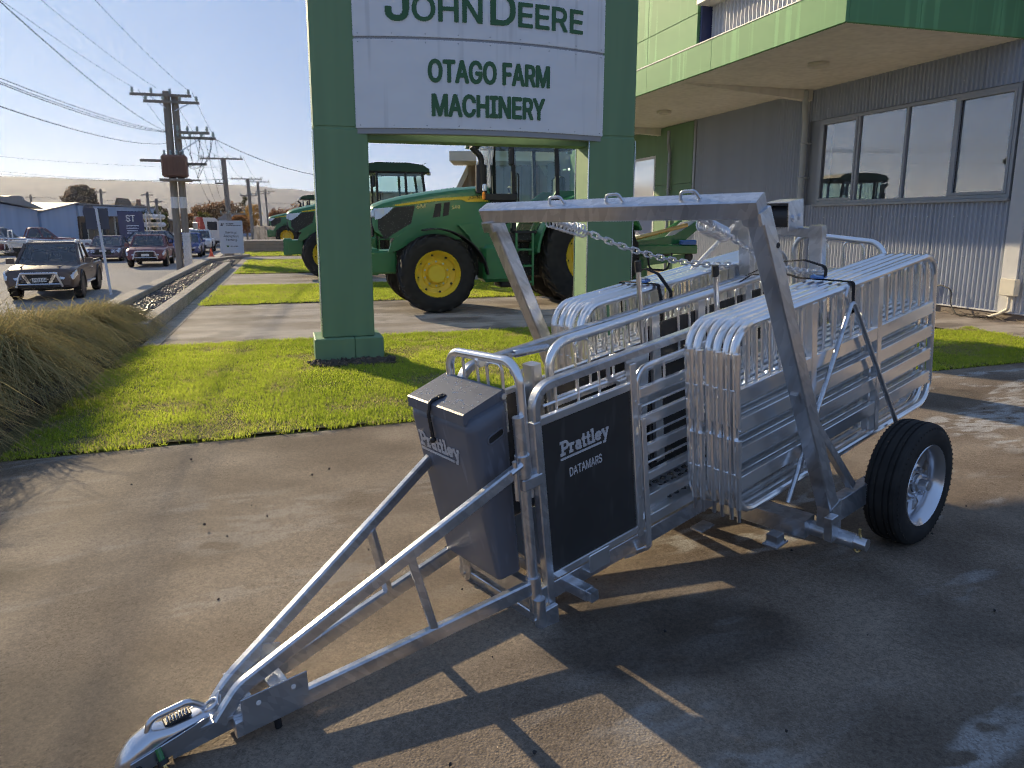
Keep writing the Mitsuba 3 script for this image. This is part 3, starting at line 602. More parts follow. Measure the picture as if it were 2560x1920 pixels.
# ================================================================ sheep handling trailer
TAZ, TPT = math.radians(69.0), math.radians(8.5)
_X = arr(math.sin(TAZ) * math.cos(TPT), math.cos(TAZ) * math.cos(TPT), math.sin(TPT)); _Y = arr(-math.cos(TAZ), math.sin(TAZ), 0); _Z = np.cross(_X, _Y) + .035 * _X
TM = np.eye(4); TM[:3, :3] = np.c_[_X, _Y, _Z]; TM[:3, 3] = (.623, -6.105, 0)
TMi = np.linalg.inv(TM)
def tl(p): return (TMi @ np.r_[p, 1.0])[:3]      # place -> trailer frame
TR = thing('sheep_handling_trailer', 'galvanised sheep handling trailer with grey tool bin, drawbar and single road wheel showing', 'trailer')
def tp(name, mesh, m='m_galv', label=None, smooth=30, on=None, **k): return part(on or TR, name, mesh, m, label, smooth, TM, **k)
CW = .54                                        # crate width: near side y = 0, far side y = CW
RT = 1.005
# side frames: front post curving into the top rail, bottom rail
for y in (.018, CW - .018):
    tp('top_rail', bar(fillet([(.045, y, .10), (.045, y, RT - .018), (2.15, y, RT - .018)], .085, 7), .036, .045, up=(0, 1, 0), b=.006))
    tp('bottom_rail', bar([(-.03, y, .118), (2.15, y, .118)], .04, .075))
tp('front_plate', cbox((.018, -.008, .03), (.055, .03, .86), .004)); tp('front_plate', cbox((.018, CW - .03, .03), (.055, CW + .008, .86), .004))
tp('foot_beam', cbox((-.045, -.01, -.055), (.03, CW + .03, .05), .004)); tp('foot_beam', cbox((-.04, .0, .075), (-.005, CW, .17), .003))
tp('foot_plate', cbox((-.046, -.035, -.055), (.045, -.011, .075), .003))
# black side panel with lettering
PN = tp('side_panel', cbox((.052, .004, .195), (.56, .016, .835), .001), 'm_blackpanel', 'black side panel with the white wordmark')
tp('panel_edge', cbox((.045, -.003, .836), (.565, .022, .868), .002), 'm_alu', on=PN); tp('panel_edge', cbox((.045, -.002, .162), (.565, .02, .194), .002), 'm_alu', on=PN)
tp('panel_edge', cbox((.035, -.004, .2), (.0515, .02, .832), .002), 'm_alu', on=PN); tp('panel_edge', cbox((.5605, -.006, .14), (.60, .022, .95), .003), 'm_alu', on=PN)
for z in (.3, .45, .6, .75): tp('rivet', tu([bolt((.043, -.004, z), (0, -1, 0), .005, .003), bolt((.588, -.006, z + .03), (0, -1, 0), .005, .003)]), 'm_zinc', on=PN)
w = slab_mesh(.275); w = face_y(w); tp('lettering', mv(w, .148, .0035, .675), 'm_decal', on=PN, smooth=False)
w = face_y(fit(text('DATAMARS', .036, .0012), .185)); tp('lettering', mv(w, .19, .0035, .575), 'm_decal', on=PN, smooth=False)
tp('panel_tab', cbox((.235, -.032, .125), (.355, -.024, .205), .003), 'm_alu'); tp('panel_tab', cbox((.235, -.03, .12), (.355, -.003, .128), .002), 'm_alu')
tp('far_panel', cbox((.06, CW - .022, .195), (2.1, CW - .010, .80), .001), 'm_blackpanel', 'black panel lining the far side'); tp('far_panel_edge', cbox((.06, CW - .028, .80), (2.1, CW - .002, .825), .002), 'm_alu')
# square receiver under the near rail, and pins
tp('receiver', bar([(.135, .3, .10), (.135, -.13, .12)], .05, .05)); tp('receiver', bar([(.135, -.131, .12), (.135, -.16, .121)], .043, .043), 'm_galv')
# hinged loop hanging by the inner gate
tp('hanging_loop', bar(fillet([(.60, -.03, .70), (.585, -.045, .10), (.55, .02, .06), (.50, .03, .065)], .02), .03, .01, up=(0, 1, 0)), 'm_alu')
# inner gate: round tube frame with rails seen past the black panel
IG = tp('inner_gate', tube(fillet([(.635, .035, .17), (.635, .035, .90), (2.05, .035, .90), (2.05, .035, .17)], .07, 7), .0135, 10), 'm_alu', 'tube gate behind the black panel')
for z, h in ((.79, .045), (.655, .05), (.515, .05), (.385, .04), (.27, .055)): tp('rail', cbox((.645, .024, z - h / 2), (2.04, .048, z + h / 2), .003), 'm_alu', on=IG)
for z in (.725, .585, .45): tp('rod', cyl((.645, .035, z), (2.04, .035, z), .0055, 8), 'm_alu', on=IG)
for x in (.82, 1.0): tp('rod', cyl((x, .035, .79), (x, .035, .90), .006, 8), 'm_alu', on=IG)
for z in (.70, .3): tp('collar', cyl((.635, .035, z), (.635, .035, z + .045), .02, 12), 'm_galv', on=IG)
tp('rod', tu([cyl((x, .03, .83), (x, .03, 1.0), .006, 8) for x in (.17, .29, .41)] + [cyl((.1, .03, .90), (.62, .03, .90), .0055, 8)]), 'm_alu')
tp('sill_rail', cbox((.60, .0, .165), (2.1, .03, .215), .003), 'm_alu')
# perforated ramp floor
FL = tp('floor', cbox((.06, .03, .185), (2.1, CW - .03, .20), .001), 'm_alu', 'aluminium floor with raised drainage holes')
r = np.random.default_rng(3)
tp('perforations', tu([mv(lathe([(.006, .0), (.012, .006), (.019, .0)], 8), .70 + .055 * i + (.027 if j % 2 else 0), .08 + .05 * j, .2005) for i in range(18) for j in range(8)]), 'm_blackpanel', on=FL, kind='stuff')
tp('block', cbox((.66, .06, .20), (.84, .13, .26), .004), 'm_alu')
# middle hoop with rods, square post and chute parts
HP = tp('middle_hoop', tube(fillet([(.345, .27, .30), (.345, .27, 1.05), (2.12, .27, 1.05), (2.12, .27, .30)], .11, 8), .021, 14), 'm_alu', 'long round-tube gate down the middle of the crate')
for i in range(7):
    x = .50 + i * .235; tp('rod', tube(fillet([(x, .27, .80), (x, .27, 1.03), (x + .085, .27, 1.03), (x + .085, .27, .80)], .022, 4), .0065, 8), 'm_alu', on=HP)
tp('rail', cbox((.36, .258, .77), (2.1, .282, .81), .002), 'm_alu', on=HP); tp('rail', cbox((.36, .258, .60), (2.1, .282, .65), .002), 'm_alu', on=HP)
for x in (1.0, 1.35, 1.75): tp('stile', cbox((x, .258, .28), (x + .055, .283, 1.03), .002), 'm_alu', on=HP)
tp('mid_panel', cbox((.98, .286, .22), (2.1, .294, .98), .001), 'm_blackpanel', 'black drafting panel beside the middle gate')
tp('slide_post', bar([(.275, .30, .18), (.275, .30, .985)], .055, .075, up=(0, 1, 0), b=.008), 'm_alu'); tp('slide_post', cbox((.62, .12, .2), (.70, .145, .84), .003), 'm_alu'); tp('slide_post', prism([(.72, .2), (.82, .2), (.90, .93), (.74, .95)], .19, .2), 'm_alu')
tp('post_clip', cbox((.23, .24, .72), (.27, .30, .745), .004), 'm_zinc')
# handles with black caps
for x, y, z0, z1 in ((.965, .29, .82, 1.30), (1.19, .02, .98, 1.25)):
    h = tp('gate_handle', cyl((x, y, z0), (x - .012, y, z1), .0125, 12), 'm_zinc'); tp('cap', cyl((x - .011, y, z1 - .045), (x - .0125, y, z1 + .006), .0165, 12), 'm_black', on=h); tp('collar', cyl((x - .003, y, z0 + .20), (x - .004, y, z0 + .23), .018, 12), 'm_zinc', on=h)
# return springs on their hangers
for x, y, m in ((.50, .045, 'm_galv'), (.33, CW - .05, 'm_zinc')):
    h = tp('spring_hanger', bar(fillet([(x - .04, y - .02, 1.0), (x - .04, y - .02, .90), (x + .11, y - .01, .90)], .02), .022, .006, up=(0, 1, 0)), 'm_galv')
    tp('coil_spring', helix((x, y, .985), (x + .21, y + .01, .965), .0145, .0035, 26, 6, 10), m, on=h); tp('spring_pin', tu([cyl((x - .03, y, .987), (x + .03, y, .984), .006, 8), cyl((x + .19, y + .01, .966), (x + .26, y + .01, .96), .006, 8)]), m, on=h)
# front hoop gate behind the bin, drop sockets and pins
FH = tp('front_hoop', tube(fillet([(0, .035, .55), (.0, .035, 1.105), (-.005, .515, 1.085), (-.005, .515, .5)], .085, 8), .019, 14), 'm_alu', 'hoop shaped gate behind the tool bin')
for a in (.14, .31): tp('rod', tube(fillet([(-.002, a, .80), (-.002, a, 1.08), (-.003, a + .1, 1.078), (-.003, a + .1, .80)], .025, 4), .0065, 8), 'm_alu', on=FH)
tp('hoop_collar', cyl((-.002, .27, 1.075), (-.002, .29, 1.075), .024, 12), 'm_alu', on=FH)
for y in (.018, CW - .01):
    s = tp('drawbar_post', cyl((-.035, y, .06), (-.035, y, .90), .024, 14), 'm_galv'); tp('hinge_strap', cbox((-.06, y - .03, .60), (.045, y + .03, .655), .008), 'm_galv', on=s)
    tp('drop_pin', tu([cyl((-.085, y - .02, .58), (-.085, y - .02, .74), .011, 10), cyl((-.11, y - .02, .70), (-.055, y - .02, .715), .014, 10)]), 'm_zinc', on=s)
    tp('lower_socket', tu([cyl((-.035, y - .03, -.02), (-.035, y - .03, .13), .026, 14), cyl((-.07, y - .03, .045), (-.005, y - .03, .05), .006, 8)]), 'm_galv', on=s)
# drawbar
for sgn, y0, yh, yl in ((1, .015, .058, .03), (-1, CW - .02, .135, .165)):
    tp('drawbar_tube', bar(fillet([(-.045, y0, .70), (-1.195, yh, .352), (-1.275, yh, .275)], .11, 7), .034, .05, b=.007), 'm_galv')
    tp('drawbar_tube', bar([(-.045, y0, .175), (-1.24, yl, .245)], .034, .062, b=.007), 'm_galv')
    tp('drawbar_strut', bar([(-.555, y0 + (yh - y0) * .46, .53), (-.505, y0 + (yl - y0) * .41, .215)], .03, .03), 'm_galv')
    for z in (.70, .175): tp('drawbar_sleeve', cyl((-.035, y0, z - .045), (-.035, y0, z + .045), .031, 14), 'm_galv')
    p0, p1 = arr(-1.215, yl, .275), arr(-1.0, yl - .003 * sgn, .262)
    pl = tp('gusset_plate', bar([p0 + arr(0, -.020 * sgn, .02), p1 + arr(0, -.020 * sgn, .02)], .005, .095), 'm_galv')
    for t in (.25, .78): tp('plate_hole', cyl(p0 + (p1 - p0) * t + arr(0, -.0245 * sgn, .035), p0 + (p1 - p0) * t + arr(0, -.0225 * sgn, .035), .008, 14), 'm_white', on=pl)
tp('cross_plate', bar([(-1.09, .15, .30), (-1.05, .15, .39)], .06, .006, up=(0, 1, 0)), 'm_galv'); tp('cross_plate', cbox((-1.10, .04, .275), (-1.04, .16, .283), .002), 'm_galv')
tp('tow_plate', prism([(-1.34, .06), (-1.16, .02), (-1.16, .19), (-1.34, .135)], .276, .286, 'z'), 'm_galv')
tp('tongue', bar([(-1.20, .097, .245), (-1.42, .097, .25)], .075, .045), 'm_galv')
# coupling: pressed body that ends in a ball socket on the ground
V, F = [], []
NC, NA, HY = 24, 13, .105
for k in range(NC):
    t = k / (NC - 1); x = -1.570 + .275 * t
    wd = np.interp(t, [0, .05, .15, .35, .6, 1], [.012, .030, .043, .044, .038, .036]); zt_ = np.interp(t, [0, .06, .2, .4, .6, 1], [.268, .292, .325, .345, .325, .315]); zb_ = np.interp(t, [0, .1, .3, .5, 1], [.262, .243, .236, .252, .27])
    for a in np.linspace(0, 2 * math.pi, NA, endpoint=False): V.append([x, HY + wd * math.copysign(abs(math.cos(a)) ** .6, math.cos(a)), (zt_ + zb_) / 2 + (zt_ - zb_) / 2 * math.copysign(abs(math.sin(a)) ** .7, math.sin(a))])
for i in range(NC - 1):
    for j in range(NA): k = (j + 1) % NA; F += [[i * NA + j, i * NA + k, (i + 1) * NA + k], [i * NA + j, (i + 1) * NA + k, (i + 1) * NA + j]]
F += [[0, j + 1, j] for j in range(1, NA - 1)] + [[(NC - 1) * NA, (NC - 1) * NA + j, (NC - 1) * NA + j + 1] for j in range(1, NA - 1)]
cpm = trimesh.Trimesh(V, F, process=False); cpm.fix_normals(); CP = tp('tow_coupling', cpm, 'm_zinc', 'cast ball coupling resting on the ground', smooth=50)
tp('coupling_flange', tu([bar([(-1.53, HY + s_ * .047, .262), (-1.40, HY + s_ * .047, .275), (-1.30, HY + s_ * .042, .285)], .006, .05) for s_ in (-1, 1)]), 'm_zinc', on=CP)
tp('coupling_pocket', cbox((-1.42, HY - .02, .325), (-1.34, HY + .02, .334), .003), 'm_black', on=CP); tp('lock_spring', helix((-1.41, HY, .336), (-1.345, HY, .333), .009, .0024, 7, 6, 10), 'm_zinc', on=CP)
tp('coupling_handle', tube(fillet([(-1.47, HY - .01, .325), (-1.455, HY - .01, .372), (-1.345, HY - .012, .372), (-1.30, HY - .005, .322)], .035, 7), .010, 12), 'm_zinc', on=CP)
for s_ in (-1, 1): tp('coupling_bolt', bolt((-1.515, HY + s_ * .047, .262), (0, s_, 0), .010, .008), 'm_black', on=CP)
def link(c, d, up_, L=.05, R=.012, r_=.0042):
    d = arr(*d) / np.linalg.norm(d); u = arr(*up_); u = u - d * (u @ d); u = u / np.linalg.norm(u); P = []
    for k in range(8): a = -math.pi / 2 + math.pi * k / 7; P.append(c + d * (L / 2 - R) + R * (math.cos(a) * d + math.sin(a) * u))
    for k in range(8): a = math.pi / 2 + math.pi * k / 7; P.append(c - d * (L / 2 - R) + R * (math.cos(a) * d + math.sin(a) * u))
    return tube(P, r_, 7, closed=True)
tp('shackle', tu([link(arr(-1.285, .10, .318), (1, .2, .2), (0, 1, 0), .05, .016, .0055), link(arr(-1.255, .10, .322), (.5, 1, .3), (0, 0, 1), .045, .014, .005)]), 'm_zinc', kind='stuff')
tp('pull_rod', tube(fillet([(-1.455, .055, .29), (-1.45, .03, .24), (-1.44, .03, .217)], .02), .006, 8), 'm_brass'); tp('pull_rod_sleeve', cyl((-1.455, .055, .295), (-1.452, .036, .255), .009, 10), 'm_jdgreen')
tp('rod_washer', cyl((-1.452, .04, .262), (-1.451, .033, .25), .016, 14), 'm_black')
tp('jockey_stub', cyl((-1.11, .03, .21), (-1.11, .03, .17), .012, 10), 'm_black')
# ---- tool bin
def ring(x0, x1, y0, y1, z, r_, n=5):
    pts = []
    for cx, cy, a0 in ((x1 - r_, y1 - r_, 0), (x0 + r_, y1 - r_, 90), (x0 + r_, y0 + r_, 180), (x1 - r_, y0 + r_, 270)):
        for k in range(n + 1): a = math.radians(a0 + 90 * k / n); pts.append((cx + r_ * math.cos(a), cy + r_ * math.sin(a), z))
    return pts
lv = [(-.135, .11, .51, .205, .02), (-.14, .107, .513, .22, .025), (-.175, .098, .53, .50, .04), (-.203, .09, .548, .78, .045), (-.212, .088, .553, .86, .045), (-.21, .09, .551, .885, .045), (-.19, .107, .535, .912, .04)]
V, F = [], []
for x0, y0, y1, z, r_ in lv:
    q = np.array(ring(x0, -.018, y0, y1, z, r_)); q[:, 2] += (q[:, 0] + .20) * (.16 if z > .8 else .0); V.append(q)
m_ = len(V[0])
for i in range(len(V) - 1):
    for j in range(m_): k = (j + 1) % m_; F += [[i * m_ + j, i * m_ + k, (i + 1) * m_ + k], [i * m_ + j, (i + 1) * m_ + k, (i + 1) * m_ + j]]
F += [[0, j + 1, j] for j in range(1, m_ - 1)] + [[(len(V) - 1) * m_, (len(V) - 1) * m_ + j, (len(V) - 1) * m_ + j + 1] for j in range(1, m_ - 1)]
BN = tp('tool_bin', trimesh.Trimesh(np.concatenate(V), F, process=False), 'm_bin', 'tapered blue-grey plastic tool bin with the wordmark', smooth=50)
lid = prism([(-.213, .893), (-.213, .935), (-.205, .94), (-.012, .984), (-.006, .978), (-.006, .932)], .128, .545); lid = trimesh.convex.convex_hull(lid.vertices)
LD = tp('lid', lid, 'm_bin', 'flat lid hinged at the back and wet with drops', on=BN, smooth=False)
r = np.random.default_rng(12)
dr_ = []
for k in range(90):
    x = r.uniform(-.19, -.02); y = r.uniform(.15, .53); s_ = r.uniform(.0012, .0038); d = trimesh.creation.icosphere(1, s_); d.apply_scale([1, 1, .5]); d.apply_translation([x, y, .9405 + (x + .205) * .228]); dr_.append(d)
tp('drops', tu(dr_), 'm_lens', on=BN, kind='stuff')
tp('lid_latch', tube(fillet([(-.15, .36, .957), (-.213, .36, .948), (-.226, .361, .90), (-.218, .363, .795)], .02, 5), .0075, 10), 'm_black', on=BN); tp('latch_knob', sphere((-.219, .363, .785), .0135), 'm_black', on=BN); tp('latch_strap', cbox((-.178, .345, .95), (-.14, .375, .96), .003), 'm_black', on=BN)
tp('hinge_bolt', bolt((-.02, .126, .958), (0, -1, 0), .013, .01), 'm_zinc', on=BN)
hs = tube(fillet([(-.135, .0885, .80), (-.06, .0885, .822), (-.06, .0885, .852), (-.135, .0885, .83)], .016, 5, True), .004, 8, True); tp('hand_hold', hs, 'm_bin', on=BN); tp('hand_recess', prism(Polygon([(-.135, .80), (-.06, .822), (-.06, .852), (-.135, .83)]).buffer(-.012).buffer(.012), .0855, .0882), 'm_black', on=BN, smooth=False)
w = slab_mesh(.30); v = np.array(w.vertices); zz = .728 + v[:, 1]; w = trimesh.Trimesh(np.c_[np.interp(zz, [.22, .50, .78, .86], [-.14, -.175, -.203, -.212]) - .0014 - v[:, 2], .498 - v[:, 0], zz], w.faces, process=False); tp('lettering', w, 'm_decal', on=BN, smooth=False)
# ---- gantry
BM = tp('gantry_beam', bar([(.60, .985, 1.585), (.842, -.455, 1.565)], .078, .078, up=(-.36, -.06, .93), b=.006), 'm_galv', 'heavy square beam across the top')
for t in (.33, .55, .80):
    c = arr(.588, .985, 1.620) + (arr(.830, -.455, 1.600) - arr(.588, .985, 1.620)) * t; d = arr(.165, -.986, 0)
    tp('lashing_ring', tube(fillet([c - d * .045, c - d * .03 + arr(-.012, 0, .032), c + d * .03 + arr(-.012, 0, .032), c + d * .045], .02, 5), .007, 9), 'm_galv', on=BM)
lf = lambda y, x0: [(x0, y, 1.545), (x0 + .545, y, .10)]
LG = tp('gantry_leg', bar(lf(-.42, .865), .072, .078, up=(0, 1, 0), b=.006), 'm_galv', 'near leg leaning back from the beam'); tp('gantry_leg', bar(lf(.955, .625), .072, .078, up=(0, 1, 0), b=.006), 'm_galv', 'far leg leaning back from the beam')
for y, x0 in ((-.42, .865), (.955, .625)): tp('leg_cap', bar([(x0 - .002, y, 1.50), (x0 - .016, y, 1.548)], .082, .088, up=(0, 1, 0), b=.008), 'm_galv')
tp('leg_hole', cyl((.94, -.42 - .041, 1.40), (.94, -.42 - .0365, 1.40), .011, 14), 'm_black', on=LG)
tp('gantry_brace', bar([(1.13, -.42, .74), (1.62, -.42, .12)], .038, .038, up=(0, 1, 0)), 'm_galv'); tp('gantry_brace', bar([(.93, .955, .66), (1.34, .955, .17)], .042, .042, up=(0, 1, 0)), 'm_galv')
tp('swing_arm', bar([(1.37, -.42, .055), (2.02, -.42, .03)], .06, .11), 'm_galv'); tp('swing_arm', bar([(1.13, .955, .055), (1.78, .955, .03)], .06, .11), 'm_galv')
tp('arm_gusset', prism([(1.38, .10), (1.46, .12), (1.46, -.06), (1.41, -.04)], -.462, -.452), 'm_galv'); tp('arm_plate', cbox((1.31, -.50, -.03), (1.37, -.46, .09), .003), 'm_galv')
tp('axle_beam', bar([(1.36, -.36, -.015), (1.25, .9, .0)], .10, .09), 'm_galv')
AX = tp('pivot_tube', cyl((1.385, -.34, -.03), (1.40, -.565, -.035), .036, 18), 'm_galv'); tp('pivot_pin', cyl((1.40, -.56, -.035), (1.405, -.62, -.036), .029, 18), 'm_zinc', on=AX)
tp('lynch_pin', tu([tube([arr(1.40, -.575, -.035) + .05 * arr(math.cos(a) * .2, -.3 * math.cos(a), math.sin(a)) for a in np.linspace(-2.4, 1.2, 14)], .004, 7), cyl((1.40, -.585, .0), (1.40, -.585, .035), .006, 8)]), 'm_brass', on=AX)
tp('skid_foot', tu([cbox((1.18, -.30, -.085), (1.28, -.22, -.075), .002), cbox((1.2, -.29, -.08), (1.26, -.23, -.03), .002)]), 'm_galv'); tp('skid_foot', cbox((.92, -.07, .03), (1.02, .0, .04), .002), 'm_galv')
# spring + chain each side from the beam to the rear frame
for k_, (a, b, e) in enumerate([((.70, .62, 1.535), (.93, .62, 1.445), (2.06, .55, 1.075)), ((.815, -.20, 1.50), (1.05, -.13, 1.42), (2.08, .02, 1.06))]):
    s = tp('tension_spring', helix(a, b, .030, .0045, 10, 8, 14), 'm_zinc'); tp('spring_bolt', tu([cyl(arr(*a) - arr(.02, 0, -.02), arr(*b) + arr(.05, 0, -.02), .007, 8), cyl(arr(*b) + arr(.035, -.02, -.015), arr(*b) + arr(.035, .03, -.015), .009, 8)]), 'm_zinc', on=s)
    a2, e2 = arr(*b) + arr(.05, 0, -.02), arr(*e); n_ = 24; sag = .05
    ch = []
    for i in range(n_):
        t = (i + .5) / n_; c = a2 + (e2 - a2) * t - arr(0, 0, sag * 4 * t * (1 - t)); d = e2 - a2 - arr(0, 0, sag * 4 * (1 - 2 * t)); L_ = np.linalg.norm(e2 - a2) / n_
        ch.append(link(c, d, (0, 1, 0) if i % 2 else (0, .2, 1), L_ * 1.36, .0135, .0048))
    tp('chain', tu(ch), 'm_galv', kind='stuff')
# rear frame, roller box and hoop
for y in (.055, CW - .04): tp('rear_post', bar([(2.10, y, .12), (2.10, y, 1.30 if y < .2 else 1.36)], .05, .075, up=(0, 1, 0), b=.004), 'm_galv')
tp('rear_crossbar', bar([(2.10, CW + .02, 1.30), (2.10, .02, 1.255)], .05, .05), 'm_galv'); tp('rear_brace', bar([(2.10, CW + .04, 1.3), (1.86, CW + .22, 1.03)], .03, .02), 'm_galv')
RB = tp('roller_box', tu([cbox((1.98, .15, 1.28), (2.12, .158, 1.44), .002), cbox((1.98, .285, 1.28), (2.12, .293, 1.44), .002), cbox((1.98, .159, 1.433), (2.12, .284, 1.44), .002), cbox((2.11, .159, 1.28), (2.12, .284, 1.432), .002)]), 'm_galv', 'square roller bracket on the rear crossbar')
tp('roller', cyl((2.04, .16, 1.355), (2.04, .283, 1.355), .058, 20), 'm_black', on=RB)
for x in (2.02, 2.08): tp('roller_bolt', tu([bolt((x, .15, 1.35), (0, -1, 0), .014, .012), cyl((x, .15, 1.35), (x, .143, 1.35), .019, 16)]), 'm_zinc', on=RB)
RH = tp('rear_hoop', tube(fillet([(2.6, -.06, .5), (2.6, -.06, 1.125), (2.6, .50, 1.175), (2.6, .50, .5)], .10, 8), .017, 12), 'm_alu', 'hoop gate at the rear end')
for a in (.06, .28): tp('rod', tube(fillet([(2.6, a, .8), (2.6, a, 1.12), (2.6, a + .12, 1.13), (2.6, a + .12, .8)], .03, 4), .0065, 8), 'm_alu', on=RH)
for y in (.018, CW - .018): tp('rear_rail', bar([(2.151, y, .118), (2.62, y, .118)], .038, .07), 'm_galv')
for y in (-.02, CW + .03): tp('hanger_bracket', cbox((2.05, y - .02, .98), (2.13, y + .02, 1.07), .003), 'm_galv')
# hoop stay holding the near panels: bent rod with a hook
tp('stay_rod', tube(fillet([(1.20, -.345, .17), (1.735, -.335, .985), (1.76, -.335, .985), (2.23, -.345, .22)], .03, 6), .012, 12), 'm_galv'); tp('stay_hook', tube(fillet([(1.735, -.33, .96), (1.70, -.325, 1.03), (1.735, -.32, 1.07)], .02), .007, 8), 'm_galv')
# ---- wheel
def trailer_wheel(c, name_lab, R=.318, wd=.185, inv=1):
    Wm = np.eye(4); ax = arr(_Y[0], _Y[1], 0); fwd = arr(math.sin(TAZ), math.cos(TAZ), 0)
    Wm[:3, :3] = np.c_[fwd, ax, arr(0, 0, 1)]; Wm[:3, 3] = c
    h = wd / 2; s = -1
    prof = [(.205, -h + .012), (.222, -h + .002), (.262, -h - .004), (R - .022, -h + .008), (R - .006, -h + .022)]
    for g0, g1 in ((-.052, -.045), (-.024, -.017), (.017, .024), (.045, .052)): prof += [(R - .002, g0 - .002), (R - .009, g0), (R - .009, g1), (R - .002, g1 + .002)]
    prof += [(R - .006, h - .022), (R - .022, h - .008), (.262, h + .004), (.222, h - .002), (.205, h - .012)]
    ty = part(TR, 'tyre', lathe(prof, 72, 'y'), 'm_tyre', name_lab, 35, Wm)
    sip = []
    for k in range(64):
        a = 2 * math.pi * k / 64
        for y0, y1, off in ((-.088, -.056, 0), (-.044, -.026, .03), (.026, .044, .03), (.056, .088, 0)):
            b_ = trimesh.creation.box((.0075, y1 - y0, .009)); b_.apply_translation([0, (y0 + y1) / 2, R - (.0052 if abs(y0) < .07 and abs(y1) < .06 else .024)]); b_.apply_transform(trimesh.transformations.rotation_matrix(a + off, [0, 1, 0])); sip.append(b_)
    part(ty, 'tread_blocks', tu(sip), 'm_tyre', None, False, Wm, kind='stuff')
    rim = [(.205, h - .015), (.195, h - .03), (.178, h - .05), (.172, .02), (.172, -.03), (.185, -h + .03), (.197, -h + .016), (.208, -h + .004), (.211, -h + .008)]
    rm_ = part(TR, 'rim', lathe(rim, 48, 'y'), 'm_zinc', 'bright galvanised wheel rim', 35, Wm)
    dp = Point(0, 0).buffer(.176, 24)
    for k in range(8):
        a = 2 * math.pi * (k + .5) / 8; c_, s_ = math.cos(a), math.sin(a); hole = [(r_ * c_ - t_ * s_, r_ * s_ + t_ * c_) for r_, t_ in ((.108, -.014), (.152, -.032), (.166, 0), (.152, .032), (.108, .014))]; dp = dp.difference(Polygon(hole).buffer(.006))
    part(rm_, 'disc', prism(dp, -.018, -.010), 'm_zinc', None, 30, Wm); part(rm_, 'disc_dome', lathe([(.105, -.018), (.09, -.032), (.055, -.034), (.05, -.03)], 32, 'y'), 'm_zinc', None, 40, Wm)
    part(rm_, 'hub', lathe([(.0, -.098), (.026, -.098), (.029, -.09), (.029, -.055), (.045, -.05), (.045, .02)], 24, 'y'), 'm_galv', None, 35, Wm)
    for k in range(5):
        a = 2 * math.pi * k / 5 + .3; part(rm_, 'wheel_nut', tu([cyl((.075 * math.cos(a), -.03, .075 * math.sin(a)), (.075 * math.cos(a), -.052, .075 * math.sin(a)), .012, 6), cyl((.075 * math.cos(a), -.03, .075 * math.sin(a)), (.075 * math.cos(a), -.062, .075 * math.sin(a)), .006, 8)]), 'm_zinc', None, 30, Wm)
    part(TR, 'stub_axle', cyl((0, 0, 0), (0, .19 * 1, 0), .03, 14), 'm_galv', None, 30, Wm)
cw = (TM @ np.r_[2.03, -.51, .02, 1])[:3]; cw[2] = .314; trailer_wheel(cw, 'near trailer tyre on the concrete')
cw = (TM @ np.r_[1.80, 1.10, .02, 1])[:3]; cw[2] = .314; trailer_wheel(cw, None)

# ================================================================ stacked portable panels on both sides
HX0, HX1, HZ0, HZ1 = .885, 2.70, .215, 1.058
H1 = []
def hurdle_parts(y, dx=0, dz=0):
    D_ = []
    X0, X1 = HX0 + dx, HX1 + dx
    D_.append(('frame', tube(fillet([(X0, y, HZ0), (X0, y, HZ1), (X1, y, HZ1), (X1, y, HZ0)], .125, 8, True), .0175, 10, True), 'm_alu', 35))
    for z in (.76, .628, .495, .36): D_.append(('rail', cbox((X0 + .018, y - .0135, z - .034), (X1 - .018, y + .0135, z + .034), .003), 'm_alu', 30))
    for t in (.325, .66): D_.append(('stile', cbox((X0 + t * (X1 - X0) - .021, y - .0165, HZ0 + .012), (X0 + t * (X1 - X0) + .021, y + .0165, HZ1 - .012), .003), 'm_alu', 30))
    for b0, b1 in ((X0 + .03, X0 + .57), (X0 + .635, X0 + 1.17), (X0 + 1.24, X1 - .03)):
        q = []
        for i in range(3):
            a = b0 + (b1 - b0) * (.10 + .32 * i); q.append(tube(fillet([(a, y, .80), (a, y, HZ1 - .012), (a + .075, y, HZ1 - .012), (a + .075, y, .80)], .02, 3), .0062, 7))
        D_.append(('rods', tu(q), 'm_alu', 35))
    for z in (.80, .42): D_.append(('hinge_tube', tu([cyl((X0 - .012, y - .026, z - .16), (X0 - .012, y - .026, z + .14), .013, 10), cyl((X0 - .012, y - .026, z + .10), (X0 - .012, y - .026, z + .16), .0165, 10), cyl((X0 - .001, y - .006, z - .05), (X0 - .001, y - .006, z), .0225, 12)]), 'm_alu', 35))
    wb = []
    for z in (.76, .628, .495, .36):
        for x_ in (X0 + .021, X1 - .021): wb += [sphere((x_, y + s_ * .0125, z + k * .02), .0055, 1) for s_ in (-1,) for k in (-1, 0, 1)]
    D_.append(('weld_beads', tu(wb), 'm_zinc', True))
    D_.append(('drop_pin', cyl((X0 - .012, y - .026, .20), (X0 - .012, y - .026, .28), .009, 8), 'm_zinc', 35))
    return D_
ORD = ['first', 'second', 'third', 'fourth', 'fifth', 'sixth', 'seventh']
proto = None
NEAR = [-.066 - .046 * i for i in range(6)]; FAR = [CW + .075 + .046 * i for i in range(6)]
r = np.random.default_rng(6)
